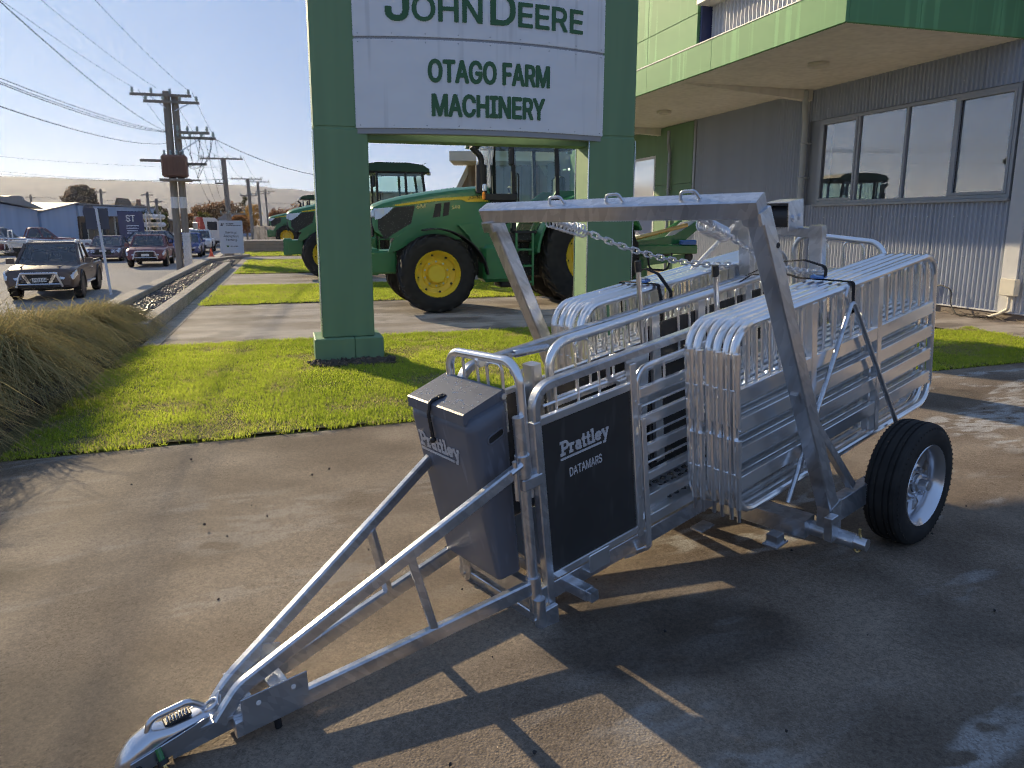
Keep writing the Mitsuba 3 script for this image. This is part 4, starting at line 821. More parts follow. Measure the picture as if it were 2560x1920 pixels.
for side, ys_ in (('near', NEAR), ('far', FAR)):
    for i, y in enumerate(ys_):
        lab = f'aluminium sheep hurdle strapped to the {side} side of the trailer, {ORD[i]} out from the crate' if 0 < i < 5 else (f'outermost aluminium hurdle of the {side} stack on the trailer' if i == 5 else f'innermost aluminium hurdle of the {side} stack, against the crate')
        dx = r.uniform(-.012, .012) - (.02 * (5 - i) / 5 if side == 'near' else -.0); dz = r.uniform(-.004, .004)
        if proto is None:
            proto = thing('sheep_hurdle', lab, 'hurdle', 'sheep hurdles stacked on the trailer')
            for nme, me, mm, sm in hurdle_parts(0): part(proto, nme, me, mm, smooth=sm)
            src = {k: dict(scene[k]) for k in scene if k.startswith(proto + '__')}; t = proto
        else:
            t = thing('sheep_hurdle', lab, 'hurdle', 'sheep hurdles stacked on the trailer')
        Mh = TM @ np.array([[1, 0, 0, dx], [0, 1, 0, y], [0, 0, 1, dz], [0, 0, 0, 1.0]])
        for k, d in src.items(): scene[t + k[len(proto):]] = {**d, 'to_world': T4(Mh.tolist())}
# straps with blue buckles
def strap(name, pts, lab, buck, w=.026):
    t = thing(name, lab, 'strap'); part(t, 'webbing', bar(fillet(pts, .015, 4), .003, w, up=(1, 0, 0), b=.0005), 'm_strap', None, 30, TM)
    b = part(t, 'buckle', cbox(arr(*buck) - arr(.022, .035, .004), arr(*buck) + arr(.022, .035, .012), .004), 'm_blueplastic', 'blue cam buckle', 30, TM); part(b, 'lever', cbox(arr(*buck) + arr(-.016, -.025, .013), arr(*buck) + arr(.016, .012, .02), .003), 'm_zinc', None, 30, TM)
yo, yi = NEAR[-1], NEAR[0]
strap('tie_down_strap', [(1.78, yo - .024, .93), (1.78, yo - .024, 1.082), (1.78, yi + .03, 1.085), (1.78, yi + .1, 1.10), (1.72, .20, 1.10), (1.70, .262, 1.06)], 'black strap over the near stack of hurdles with a blue buckle', (1.78, yi - .075, 1.094))
TS = thing('strap_tail', 'loose black strap tail arching over the near stack of hurdles', 'strap'); part(TS, 'webbing', bar(fillet([(1.78, yi - .11, 1.10), (1.77, yi - .12, 1.15), (1.74, yi - .02, 1.185), (1.68, yi + .10, 1.18), (1.60, yi + .22, 1.12)], .05, 6), .003, .026, up=(1, 0, 0), b=.0005), 'm_strap', None, 30, TM)
f0, f1 = FAR[0], FAR[-1]
strap('tie_down_strap', [(1.42, f1 + .024, .9), (1.42, f1 + .024, 1.082), (1.42, f0 - .03, 1.083), (1.42, f0 - .05, 1.0), (1.42, f0 - .045, .72)], 'black strap over the far stack of hurdles with a blue buckle', (1.42, f0 + .075, 1.092))
TS = thing('strap_tail', 'loose black strap tail sticking up from the far stack of hurdles', 'strap'); part(TS, 'webbing', bar(fillet([(1.42, f0 + .13, 1.10), (1.43, f0 + .09, 1.17), (1.46, f0 + .0, 1.13), (1.48, f0 - .07, 1.03), (1.48, f0 - .06, .97)], .04, 6), .003, .026, up=(1, 0, 0), b=.0005), 'm_strap', None, 30, TM)
# ================================================================ tractors (nose towards -x, near side y = 0 at the wheel face, centre line y = 1.1)
def agri_tyre(R, rr, wd, nl, seed=0):
    h = wd / 2; pr = [(rr, -h * .86), (rr + .02, -h * .93), (rr + (R - rr) * .45, -h), (R - .10, -h * .97), (R - .045, -h * .86), (R - .035, -h * .5), (R - .03, 0), (R - .035, h * .5), (R - .045, h * .86), (R - .10, h * .97), (rr + (R - rr) * .45, h), (rr + .02, h * .93), (rr, h * .86)]
    body = lathe(pr, 64, 'y'); L = []
    for k in range(nl):
        for s in (-1, 1):
            a0 = 2 * math.pi * (k + (.5 if s > 0 else 0)) / nl; V = []
            for t in np.linspace(0, 1, 5):
                y = s * h * (.02 + .96 * t); a = a0 + .30 * t * .9 / R; r1 = R - .004 - .10 * max(0, t - .72) * 1.1; r0 = r1 - .05; da = .028 / R * (1 + .2 * t)
                V += [[r0 * math.cos(a - da), y, r0 * math.sin(a - da)], [r1 * math.cos(a - da * .8), y, r1 * math.sin(a - da * .8)], [r1 * math.cos(a + da * .8), y, r1 * math.sin(a + da * .8)], [r0 * math.cos(a + da), y, r0 * math.sin(a + da)]]
            F = []
            for i in range(4):
                for j in range(4): q = (j + 1) % 4; F += [[4 * i + j, 4 * i + q, 4 * i + 4 + q], [4 * i + j, 4 * i + 4 + q, 4 * i + 4 + j]]
            F += [[0, 1, 2], [0, 2, 3], [16, 18, 17], [16, 19, 18]]
            m = trimesh.Trimesh(V, F, process=False); m.fix_normals(); L.append(m)
    return body, tu(L)
_tyf, _tyr = agri_tyre(.71, .42, .52, 20), agri_tyre(.985, .55, .62, 22)
def ag_wheel(t, x, y, z, front, s):
    """s = -1: outer face towards the road (near side)."""
    body, lugs = _tyf if front else _tyr; R0 = .42 if front else .55; h = .26 if front else .31
    M = np.eye(4); M[:3, 3] = (x, y, z)
    if s > 0: M[1, 1] = -1; M[0, 0] = -1
    ty = part(t, 'tyre', body, 'm_tyre', None, 40, M); part(ty, 'lugs', lugs, 'm_tyre', None, False, M, kind='stuff')
    rp = [(R0 + .012, -h * .80), (R0 - .01, -h * .88), (R0 - .025, -h * .80), (R0 - .04, -h * .62), (R0 - .06, -h * .55), (R0 - .065, -h * .1), (R0 - .10, -h * .05), (R0 * .62, -h * .02), (R0 * .58, -h * .12), (R0 * .46, -h * .12), (R0 * .44, -h * .02), (R0 * .415, -h * .02), (R0 * .40, -h * .48), (R0 * .36, -h * .56), (0, -h * .56)]
    rm = part(t, 'rim', lathe(rp, 48, 'y'), 'm_jdyellow', None, 35, M)
    for k in range(10):
        a = 2 * math.pi * (k + .5) / 10; r_ = R0 * .52; part(rm, 'wheel_nut', cyl((r_ * math.cos(a), -h * .1, r_ * math.sin(a)), (r_ * math.cos(a), -h * .22, r_ * math.sin(a)), .018, 6), 'm_galv', None, 30, M)
    for k in range(8):
        a = 2 * math.pi * (k + .25) / 8; r_ = R0 * .80; part(rm, 'rim_bolt', cyl((r_ * math.cos(a), -h * .02, r_ * math.sin(a)), (r_ * math.cos(a), -h * .16, r_ * math.sin(a)), .02, 8), 'm_grille', None, 30, M)
def tractor(label, dx, dy, full=True):
    t = thing('tractor', label, 'tractor', 'tractors parked on the driveway strips'); C = 1.10
    Mt = np.eye(4); Mt[:3, 3] = (dx, dy, 0)
    def p(nm, me, m, on=None, lab=None, smooth=30, **k): return part(on or t, nm, me, m, lab, smooth, Mt, **k)
    # bonnet: cross sections along x
    st = [(1.20, 1.60, 1.885, .30), (1.24, 1.45, 1.925, .36), (1.40, 1.35, 1.99, .40), (1.75, 1.30, 2.075, .42), (2.2, 1.30, 2.16, .43), (2.75, 1.30, 2.24, .44), (3.40, 1.32, 2.285, .45)]
    V, F = [], []
    sec = lambda x, z0, z1, w: [(x, C - w, z0), (x, C - w * 1.0, z0 + .45 * (z1 - z0)), (x, C - w * .97, z1 - .13), (x, C - w * .86, z1 - .04), (x, C - w * .6, z1), (x, C, z1 + .02), (x, C + w * .6, z1), (x, C + w * .86, z1 - .04), (x, C + w * .97, z1 - .13), (x, C + w, z0 + .45 * (z1 - z0)), (x, C + w, z0)]
    for s_ in st: V += sec(*s_)
    m_ = 11
    for i in range(len(st) - 1):
        for j in range(m_ - 1): a = i * m_ + j; F += [[a, a + m_, a + m_ + 1], [a, a + m_ + 1, a + 1]]
    F += [[0, j, j + 1] for j in range(1, m_ - 1)] + [[(len(st) - 1) * m_, (len(st) - 1) * m_ + j + 1, (len(st) - 1) * m_ + j] for j in range(1, m_ - 1)]
    bn = trimesh.Trimesh(V, F, process=False); bn.fix_normals(); BO = p('bonnet', bn, 'm_jdgreen', smooth=28)
    sd = lambda x: C - np.interp(x, [q[0] for q in st], [q[3] for q in st])      # near face of the bonnet
    def decal(poly, push, m, nm, lab=None):
        me = dense(sheet(poly, 0), .12); v = np.array(me.vertices); me = trimesh.Trimesh(np.c_[v[:, 0], sd(v[:, 0]) - push, v[:, 1]], me.faces, process=False)
        if me.face_normals[:, 1].mean() > 0: me.invert()
        return p(nm, me, m, BO, lab, False)
    decal([(1.60, 1.925), (1.85, 1.965), (2.4, 2.05), (2.86, 2.085), (3.36, 2.11), (3.36, 2.0), (2.96, 1.985), (2.84, 2.03), (2.4, 2.0), (1.85, 1.925), (1.62, 1.905)], .006, 'm_jdyellow', 'stripe')
    decal([(1.30, 1.50), (1.42, 1.30), (1.56, 1.40), (1.9, 1.60), (1.975, 1.915), (1.62, 1.885), (1.50, 1.80), (1.30, 1.68)], .007, 'm_grille', 'side_grille')
    decal([(1.225, 1.86), (1.25, 1.66), (1.34, 1.68), (1.48, 1.78), (1.585, 1.885)], .012, 'm_lens', 'headlamp')
    decal([(2.30, 1.70), (2.44, 1.72), (2.47, 1.965), (2.36, 1.945)], .006, 'm_black', 'vent'); decal([(2.49, 1.725), (2.60, 1.745), (2.63, 1.985), (2.52, 1.97)], .006, 'm_black', 'vent')
    decal([(2.40, 1.50), (2.52, 1.53), (2.53, 1.63), (2.42, 1.61)], .006, 'm_black', 'vent')
    nose = cbox((1.185, C - .30, 1.35), (1.235, C + .30, 1.82), .02); p('nose_grille', nose, 'm_grille', BO)
    for sy in (-1, 1): p('headlamp', cbox((1.178, C + sy * .30 - .09, 1.70), (1.25, C + sy * .30 + .07, 1.83), .02), 'm_lens', BO)
    if full:
        for s_, h_, x_, z_ in (('JOHN DEERE', .062, 2.965, 2.030), ('6M', .07, 2.0, 1.86), ('140', .06, 2.66, 1.855)):
            w = face_y(fit(text(s_, h_, .002), {'JOHN DEERE': .52, '6M': .17, '140': .16}[s_])); v = np.array(w.vertices); w = trimesh.Trimesh(np.c_[v[:, 0] + x_, sd(v[:, 0] + x_) - .009 + v[:, 1], v[:, 2] + z_ + .10 * v[:, 0]], w.faces, process=False)
            p('lettering', w, 'm_black' if s_[0] == 'J' else 'm_jdtext', BO, None, False)
    # lower side panel sweeping over the wheel, engine, axle, weights
    p('side_panel', prism([(1.45, 1.06), (1.52, 1.25), (1.75, 1.47), (2.2, 1.62), (3.3, 1.70), (3.4, 1.31), (3.3, 1.10), (2.8, 1.42), (2.1, 1.36), (1.62, 1.10)], C - .47, C - .41), 'm_jdgreen'); p('side_panel', prism([(2.75, 1.56), (3.0, 1.60), (3.75, 1.58), (3.7, 1.05), (3.1, 1.02), (2.95, 1.35)], C - .62, C - .42), 'm_jdgreen')
    p('engine', tu([cbox((1.6, C - .33, .75), (3.9, C + .33, 1.5), .03), cbox((3.0, C - .5, .62), (4.0, C - .32, 1.25), .03)]), 'm_grille')
    p('front_weights', tu([cbox((1.14, C - .42, .68), (1.62, C + .42, 1.10), .03)] + [cbox((1.05, C - .40 + i * .165, .66), (1.30, C - .40 + i * .165 + .14, 1.14), .025) for i in range(5)]), 'm_jdgreen')
    p('front_axle', tu([cyl((2.26, .3, .68), (2.26, 1.9, .68), .13, 14), cbox((2.05, C - .3, .55), (2.5, C + .3, .95), .03)]), 'm_jdgreen')
    for y, s in ((.26, -1), (1.94, 1)): ag_wheel_at(t, Mt, 2.26, y, .70, True, s)
    for y, s in ((.36, -1), (1.84, 1)): ag_wheel_at(t, Mt, 5.28, y, .975, False, s)
    # mudguards over the front wheels
    for y0, y1 in ((.06, .48), (1.72, 2.14)):
        P_ = [(2.26 + (.77 + .012 * abs(k)) * math.cos(math.radians(a)), 0, .70 + .80 * math.sin(math.radians(a))) for k, a in enumerate(np.linspace(106, -2, 16))]
        p('front_mudguard', sweep([(x, (y0 + y1) / 2, z) for x, _, z in P_], [(a_, b_) for b_, a_ in rectp(y1 - y0, .022)][::-1], up=arr(0, 1, 0)), 'm_black')
    # chassis, fuel tank, steps
    p('transmission', cbox((3.4, C - .35, .55), (5.6, C + .35, 1.35), .04), 'm_grille'); p('fuel_tank', cbox((3.15, .22, .52), (3.72, .75, 1.20), .06), 'm_jdgreen'); p('fuel_tank', cbox((3.5, .35, .40), (3.95, .8, .62), .04), 'm_black')
    SP = p('steps', tu([cbox((3.74, .12, .45), (3.78, .16, 1.42), .004), cbox((4.06, .12, .45), (4.10, .16, 1.42), .004)]), 'm_jdgreen')
    for z in (.50, .80, 1.10): p('tread', cbox((3.78, .06, z), (4.06, .30, z + .035), .004), 'm_jdgreen', SP)
    # rear mudguards
    for y0, y1 in ((.10, .66), (1.54, 2.10)):
        P_ = [(5.28 + 1.10 * math.cos(math.radians(a)), (y0 + y1) / 2, .975 + 1.17 * math.sin(math.radians(a))) for a in np.linspace(176, 25, 22)]
        p('rear_mudguard', sweep(P_, [(a_, b_) for b_, a_ in rectp(y1 - y0, .05, .012)][::-1], up=arr(0, 1, 0)), 'm_jdgreen')
        Q_ = [(4.16, 1.0), (4.2, 1.5), (4.45, 2.0), (4.75, 2.22), (5.2, 2.20), (5.2, 1.9), (4.7, 1.5), (4.4, 1.0)]
        p('mudguard_side', prism(Q_, (y0 + .50 if y0 < 1 else y0 + .02), (y0 + .54 if y0 < 1 else y0 + .06)), 'm_jdgreen')
    # cab
    y0, y1 = .42, 1.78
    px = {'a': (3.46, 3.44), 'ab': (3.80, 3.77), 'b': (4.66, 4.62), 'c': (5.25, 5.12)}
    CB = p('cab_frame', tu([bar([(px[k][0], y, 2.02 if k != 'ab' else 1.45), (px[k][1], y, 3.07)], .07, .06, up=(0, 1, 0)) for k in ('ab', 'b', 'c') for y in (y0, y1)] + [bar([(3.42, y, 2.1), (3.40, y, 3.05)], .05, .05, up=(0, 1, 0)) for y in (y0 + .28, y1 - .28)] + [cbox((3.40, y0 + .02, 1.96), (3.82, y1 - .02, 2.10), .02), cbox((3.40, y0, 3.03), (5.2, y1, 3.10), .02), cbox((3.80, y0 - .02, 1.40), (4.35, y0 + .05, 1.46), .01), bar([(4.28, y0, 1.46), (4.66, y0, 2.2)], .06, .06, up=(0, 1, 0))]), 'm_black')
    p('cab_floor', cbox((3.6, y0 + .05, 1.25), (5.3, y1 - .05, 1.45), .03), 'm_grille'); p('cab_rear', cbox((4.75, y0 + .1, 1.45), (5.3, y1 - .1, 2.05), .03), 'm_interior')
    rf = [(3.22, 3.10), (3.22, 3.16), (3.34, 3.27), (3.8, 3.34), (4.7, 3.34), (5.15, 3.28), (5.34, 3.16), (5.34, 3.08)]
    p('cab_roof', prism(rf, y0 - .06, y1 + .06), 'm_jdroof'); p('roof_rail', cbox((3.20, y0 - .03, 3.045), (5.36, y1 + .03, 3.098), .02), 'm_black')
    for y in (y0 + .08, y1 - .2): p('work_lamp', cyl((3.16, y + .06, 3.10), (3.25, y + .06, 3.10), .065, 14), 'm_lens'); p('work_lamp', cyl((5.40, y + .06, 3.05), (5.30, y + .06, 3.05), .06, 14), 'm_lens')
    quad = lambda *q: trimesh.Trimesh(np.array(q, float), [[0, 1, 2], [0, 2, 3]], process=False)
    ws = np.array([[3.43 - .10 * math.sin(math.pi * k / 8), y0 + .02 + (y1 - y0 - .04) * k / 8] for k in range(9)])
    V = np.concatenate([np.c_[ws, np.full(9, 2.10)], np.c_[ws + [-.02, 0], np.full(9, 3.03)]]); F = [f for k in range(8) for f in ([k, k + 1, k + 10], [k, k + 10, k + 9])]
    p('windscreen', trimesh.Trimesh(V, F, process=False), 'm_cabglass', smooth=True)
    p('side_glass', quad((3.46, y0, 2.10), (3.79, y0, 2.10), (3.76, y0, 3.03), (3.44, y0, 3.03)), 'm_cabglass', smooth=False)
    for y in (y0 - .005, y1 + .005):
        p('door_glass', trimesh.Trimesh([[3.83, y, 1.47], [4.26, y, 1.47], [4.64, y, 2.22], [4.60, y, 3.03], [3.80, y, 3.03]], [[0, 1, 2], [0, 2, 3], [0, 3, 4]], process=False), 'm_cabglass', smooth=False)
        p('rear_side_glass', quad((4.69, y, 2.2), (5.22, y, 2.2), (5.10, y, 3.03), (4.65, y, 3.03)), 'm_cabglass', smooth=False)
    p('rear_window', quad((5.27, y0, 2.1), (5.27, y1, 2.1), (5.13, y1, 3.03), (5.13, y0, 3.03)), 'm_cabglass', smooth=False)
    p('seat', tu([cbox((4.45, C - .25, 1.75), (4.95, C + .25, 1.90), .05), cbox((4.85, C - .24, 1.9), (5.0, C + .24, 2.5), .05), cbox((4.5, C - .12, 1.45), (4.85, C + .12, 1.75), .03)]), 'm_seat'); p('steering_column', tu([bar([(3.75, C, 1.45), (3.95, C, 2.15)], .16, .12), tube([arr(3.97, C, 2.2) + .19 * arr(-.35 * math.sin(a), math.cos(a), .94 * math.sin(a) * .5 + 0) for a in np.linspace(0, 6.1, 20)], .016, 8)]), 'm_black')
    p('door_handle', cbox((4.52, y0 - .05, 2.02), (4.62, y0 - .02, 2.09), .01), 'm_black'); p('grab_rail', tube(fillet([(3.86, y0 - .03, 1.75), (3.86, y0 - .08, 1.8), (3.86, y0 - .08, 2.45), (3.86, y0 - .03, 2.5)], .02), .014, 8), 'm_black')
    for y, s in ((y0, -1), (y1, 1)):
        mi_ = p('wing_mirror', tu([cbox((3.62, y + s * .28 - .09, 2.62), (3.70, y + s * .28 + .09, 2.95), .03), tube([(3.5, y, 3.0), (3.6, y + s * .28, 3.0), (3.66, y + s * .28, 2.9)], .014, 8)]), 'm_black'); p('mirror_glass', cbox((3.702, y + s * .28 - .075, 2.64), (3.706, y + s * .28 + .075, 2.93), 0), 'm_mirror', mi_)
        ib = p('indicator_arm', cbox((3.20, y + s * .10 - .05, 2.01), (3.82, y + s * .10 + .02, 2.13), .01), 'm_black'); p('indicator', cbox((3.16, y + s * .13 - .05, 2.02), (3.20, y + s * .13 + .04, 2.16), .015), 'm_amber', ib)
        part(ib, 'lamp', lathe([(0, 2.18), (.045, 2.18), (.045, 2.27), (.03, 2.30), (0, 2.30)], 14), 'm_lens', None, 30, Mt @ rotz(0, 3.2, y + s * .12))
    # exhaust
    EX = p('exhaust', tube([(3.22, .62, 2.15), (3.22, .62, 2.66)], .105, 20), 'm_black'); p('exhaust_tip', tube(fillet([(3.22, .62, 2.66), (3.22, .62, 2.80), (3.03, .60, 2.98)], .16, 6), .055, 14), 'm_black', EX)
    p('wiper', tube([(3.40, C - .35, 2.12), (3.31, C - .1, 2.75)], .008, 6), 'm_black')
    # linkage behind
    if full:
        p('lift_arm', prism([(6.05, 1.18), (7.35, 1.36), (7.9, 1.68), (7.95, 1.55), (7.5, 1.2), (6.1, 1.02)], C - .42, C - .36), 'm_jdgreen'); p('lift_arm', prism([(6.05, 1.18), (7.35, 1.36), (7.9, 1.68), (7.95, 1.55), (7.5, 1.2), (6.1, 1.02)], C + .36, C + .42), 'm_jdgreen')
        LK = p('lower_link', tu([bar([(5.6, y, .70), (7.6, y, .92)], .07, .13) for y in (C - .48, C + .48)]), 'm_jdgreen'); p('link_end', tu([cyl((7.6, y - .06, .92), (7.6, y + .06, .92), .09, 14) for y in (C - .48, C + .48)]), 'm_black', LK)
        p('hitch_frame', tu([cbox((6.1, C - .62, .98), (7.75, C - .52, 1.16), .02), cbox((7.3, C - .60, 1.0), (7.55, C + .60, 1.16), .02), cbox((6.4, C - .5, .42), (6.7, C + .5, .98), .03)]), 'm_jdgreen')
        p('white_guard', prism([(6.95, 1.16), (7.75, 1.16), (7.9, 1.66), (7.5, 1.62)], C - .34, C - .32), 'm_white'); p('hydraulic_ram', cyl((6.2, C - .50, 1.25), (7.55, C - .50, 1.56), .04, 12), 'm_brass')
        p('hydraulic_hose', tube(fillet([(6.6, C - .64, 1.02), (6.65, C - .66, .68), (7.05, C - .66, .66), (7.15, C - .64, 1.0)], .12, 6), .02, 8), 'm_black'); p('coupler', cbox((7.35, C - .66, 1.16), (7.7, C - .55, 1.26), .02), 'm_blueplastic')
    return t
def ag_wheel_at(t, Mt, x, y, z, front, s): ag_wheel(t, x + Mt[0, 3], y + Mt[1, 3], z + Mt[2, 3], front, s)
TR1 = tractor('nearest green and yellow tractor parked behind the sign pylon', 0, 4.35)
TR2 = tractor('second green tractor on the strip behind, half hidden by the left sign leg', -1.45, 13.35)
TR3 = tractor('farthest green tractor in the row, at the end of the yard', -2.5, 41.5, False)
# ================================================================ vehicles on the road and yard
def car(name, label, cat, x, y, z, yaw, paintm, kind='hatch', L=4.3, Wd=1.75, Hh=1.5, group='cars and pickups parked along the road', extra=(), detail=True, plate=None):
    """Local frame: x across, y = 0 at the front bumper running back to L, z up from the road; placed with its nose towards -y."""
    t = thing(name, label, cat, group); M = rotz(yaw, x, y, z)
    p = lambda nm, me, m, on=None, lab=None, smooth=30, **k: part(on or t, nm, me, m, lab, smooth, M, **k)
    w = Wd / 2; s = L / 4.3; hb = Hh * .60
    if kind == 'pickup': stn = [(0, .46, hb - .16, .84), (.05, .40, hb - .08, .91), (.16, .38, hb - .04, .96), (.45, .38, hb, 1), (1.25, .38, hb + .05, 1), (3.05, .38, hb + .06, 1), (3.25, .38, hb + .02, 1), (L - .06, .42, hb + .02, 1), (L, .5, hb - .02, .97)]
    elif kind == 'suv': stn = [(0, .36, .70, .88), (.07, .28, .86, .95), (.4, .26, hb - .05, 1), (1.1, .26, hb, 1), (L - .3, .26, hb + .04, 1), (L - .05, .3, hb, .98), (L, .4, hb - .15, .92)]
    else: stn = [(0, .30, .60, .86), (.08, .22, .74, .94), (.45, .2, hb - .10, 1), (1.1, .2, hb - .02, 1), (L - .4, .22, hb + .04, 1), (L - .06, .28, hb, .96), (L, .4, hb - .12, .9)]
    def loft(stn, prof):
        V, F = [], []; m_ = 0
        for q in stn: r_ = prof(*q); m_ = len(r_); V += r_
        for i in range(len(stn) - 1):
            for j in range(m_): k = (j + 1) % m_; F += [[i * m_ + j, (i + 1) * m_ + j, (i + 1) * m_ + k], [i * m_ + j, (i + 1) * m_ + k, i * m_ + k]]
        n_ = (len(stn) - 1) * m_; F += [[0, j, j + 1] for j in range(1, m_ - 1)] + [[n_, n_ + j + 1, n_ + j] for j in range(1, m_ - 1)]
        m = trimesh.Trimesh(V, F, process=False); m.fix_normals(); return m
    body = loft(stn, lambda y_, z0, z1, k: [(-w * k * .93, y_, z0), (-w * k, y_, z0 + .18), (-w * k, y_, z0 + .62 * (z1 - z0)), (-w * k * .97, y_, z1 - .07), (-w * k * .86, y_, z1), (0, y_, z1 + .03), (w * k * .86, y_, z1), (w * k * .97, y_, z1 - .07), (w * k, y_, z0 + .62 * (z1 - z0)), (w * k, y_, z0 + .18), (w * k * .93, y_, z0)])
    R = .385 if kind == 'pickup' else .33; yf, yr = .88 * s, (3.98 if kind == 'pickup' else L - .85)
    B = p('body', body, paintm, smooth=32)
    y0, y1, y2, y3 = (1.22, 1.95, 2.85, 3.12) if kind == 'pickup' else ((1.05 * s, 1.85 * s, L - .75, L - .12) if kind == 'suv' else (1.02 * s, 1.9 * s, L - 1.1, L - .25))
    zb, zt = hb - .01, Hh
    cab = lambda q0, q1, zz, k: [(-w * k, q0, zz), (w * k, q0, zz), (w * k, q1, zz), (-w * k, q1, zz)]
    lo, hi = np.array(cab(y0, y3, zb, .90)), np.array(cab(y1, y2, zt - .06, .74))
    p('roof', trimesh.convex.convex_hull(np.r_[hi, hi * [.92, 1, 1] + [0, 0, .06] + np.array([[0, .08, 0], [0, .08, 0], [0, -.08, 0], [0, -.08, 0]])]), paintm)
    G_ = lambda *q: trimesh.Trimesh(np.array(q), [[0, 1, 2], [0, 2, 3]] if len(q) == 4 else [[0, 1, 2]], process=False)
    p('windscreen', G_(lo[0], lo[1], hi[1], hi[0]), 'm_carglass', smooth=False); p('rear_window', G_(lo[3], lo[2], hi[2], hi[3]), 'm_carglass', smooth=False)
    for a, b in ((0, 3), (1, 2)):
        p('side_window', G_(lo[a], lo[b], hi[b], hi[a]), 'm_carglass', smooth=False)
    pil = []
    for a in range(4): pil.append(bar([lo[a], hi[a]], .07, .07, up=(0, 1, 0)))
    for a, b in ((0, 3), (1, 2)):
        for f in ((.46,) if kind != 'suv' else (.36, .70)): pil.append(bar([lo[a] * (1 - f) + lo[b] * f, hi[a] * (1 - f) + hi[b] * f], .05, .075, up=(0, 1, 0)))
        pil.append(bar([lo[a] + arr(0, 0, .01), lo[b] + arr(0, 0, .01)], .06, .06))
    p('pillars', tu(pil), paintm, kind='stuff'); p('cabin', tu([cbox((-w * .8, y0 + .5, hb - .3), (w * .8, y3 - .1, hb - .02), .03)] + [cbox((sx * .38 - .22, y0 + 1.0, hb - .1), (sx * .38 + .22, y0 + 1.15, hb + .38), .05) for sx in (-1, 1)]), 'm_interior')
    if kind == 'pickup':
        p('tray', tu([cbox((-w * .86, 3.14, hb - .03), (w * .86, L - .03, hb + .005), .01)]), 'm_black'); p('tray_rail', tu([bar([(sx * w * .9, 3.2, hb + .02), (sx * w * .9, L - .05, hb + .02)], .05, .05) for sx in (-1, 1)]), 'm_black')
    # wheels with arches
    tyre = lathe([(R * .62, -.10), (R * .9, -.115), (R, -.09), (R, .09), (R * .9, .115), (R * .62, .10)], 28, 'y'); rimm = lathe([(R * .64, -.09), (R * .58, -.06), (R * .30, -.075), (0, -.085)], 24, 'y')
    for sx in (-1, 1):
        for yy_ in (yf, yr):
            Wm = M @ np.array([[0, -sx, 0, sx * (w - .10)], [1, 0, 0, yy_], [0, 0, 1, R], [0, 0, 0, 1.0]])
            if np.linalg.det(Wm[:3, :3]) < 0: Wm[:3, 0] *= -1
            wt = part(t, 'tyre', tyre, 'm_tyre', None, 35, Wm); part(wt, 'rim', rimm, 'm_carsilver', None, 35, Wm)
            if detail:
                for k in range(6):
                    a = k * math.pi / 3; part(wt, 'spoke_gap', prism([(R * c_ * math.cos(a + d_), R * c_ * math.sin(a + d_)) for c_, d_ in ((.25, -.25), (.54, -.30), (.54, .30), (.25, .25))], -.093, -.07), 'm_black', None, False, Wm)
            p('wheel_arch', tube([(sx * (w + .002), yy_ + (R + .05) * math.cos(a), R + (R + .05) * math.sin(a)) for a in np.linspace(-.25, math.pi + .25, 18)], .028, 8), 'm_black' if kind != 'hatch' else paintm)
            p('arch_gap', prism(Point(yy_, R).buffer(R + .045, 16).intersection(sbox(yy_ - 1, .12, yy_ + 1, 2)), sx * (w - .012), sx * (w + .004), 'x'), 'm_black')
    p('underbody', cbox((-w * .70, .6, .28), (w * .70, L - .3, .5), .03), 'm_black')
    # face
    gw = w * .42
    p('grille', cbox((-gw, -.03, hb - .40), (gw, .10, hb - .17), .012), 'm_black'); p('bonnet_crease', tu([tube([(sx * w * .5, .12, hb + .0), (sx * w * .62, 1.1, hb + .035)], .018, 6) for sx in (-1, 1)]), paintm, kind='stuff'); p('lower_grille', cbox((-w * .62, -.01, .40), (w * .62, .12, .56), .012), 'm_black')
    for sx in (-1, 1):
        p('headlamp', trimesh.convex.convex_hull(np.array([[sx * (gw + .05), -.02, hb - .34], [sx * (gw + .06), .02, hb - .18], [sx * w * .93, .03, hb - .36], [sx * w * .99, .34, hb - .10], [sx * w * 1.008, .32, hb - .24], [sx * w * .97, .10, hb - .16], [sx * w * .93, .02, hb - .24]])), 'm_lens')
        wmr = p('wing_mirror', trimesh.convex.convex_hull(np.array([[sx * (w + a), y0 + .35 + b, hb + c] for a in (.02, .22) for b in (0, .12) for c in (.03, .19)])), paintm); p('mirror_glass', cbox((sx * (w + .05), y0 + .475, hb + .05), (sx * (w + .20), y0 + .48, hb + .17), 0), 'm_mirror', wmr)
        p('fog_lamp', cbox((sx * w * .75 - .06, .02, .50), (sx * w * .75 + .06, .09, .57), .01), 'm_lens'); p('door_handle', cbox((sx * (w + .0), y0 + 1.35, hb - .16), (sx * (w + .03), y0 + 1.52, hb - .12), .008), 'm_chrome'); p('tail_lamp', cbox((sx * w * .78 - .1, L - .04, hb - .35), (sx * w * .78 + .1, L + .005, hb - .1), .01), 'm_carred')
    pl = p('number_plate', cbox((-.18, -.035, .56), (.18, -.015, .68), .004), 'm_white')
    if plate: w_ = face_y(tcenter(text(plate, .075, .002))); p('plate_text', mv(w_, 0, -.0365, .585), 'm_black', pl, None, False)
    if 'bull' in extra: p('nudge_bar', tu([tube(fillet([(-w * .62, -.06, .42), (-w * .48, -.10, .80), (w * .48, -.10, .80), (w * .62, -.06, .42)], .08), .032, 10), tube([(-w * .58, -.07, .50), (w * .58, -.07, .50)], .026, 10)]), 'm_zinc')
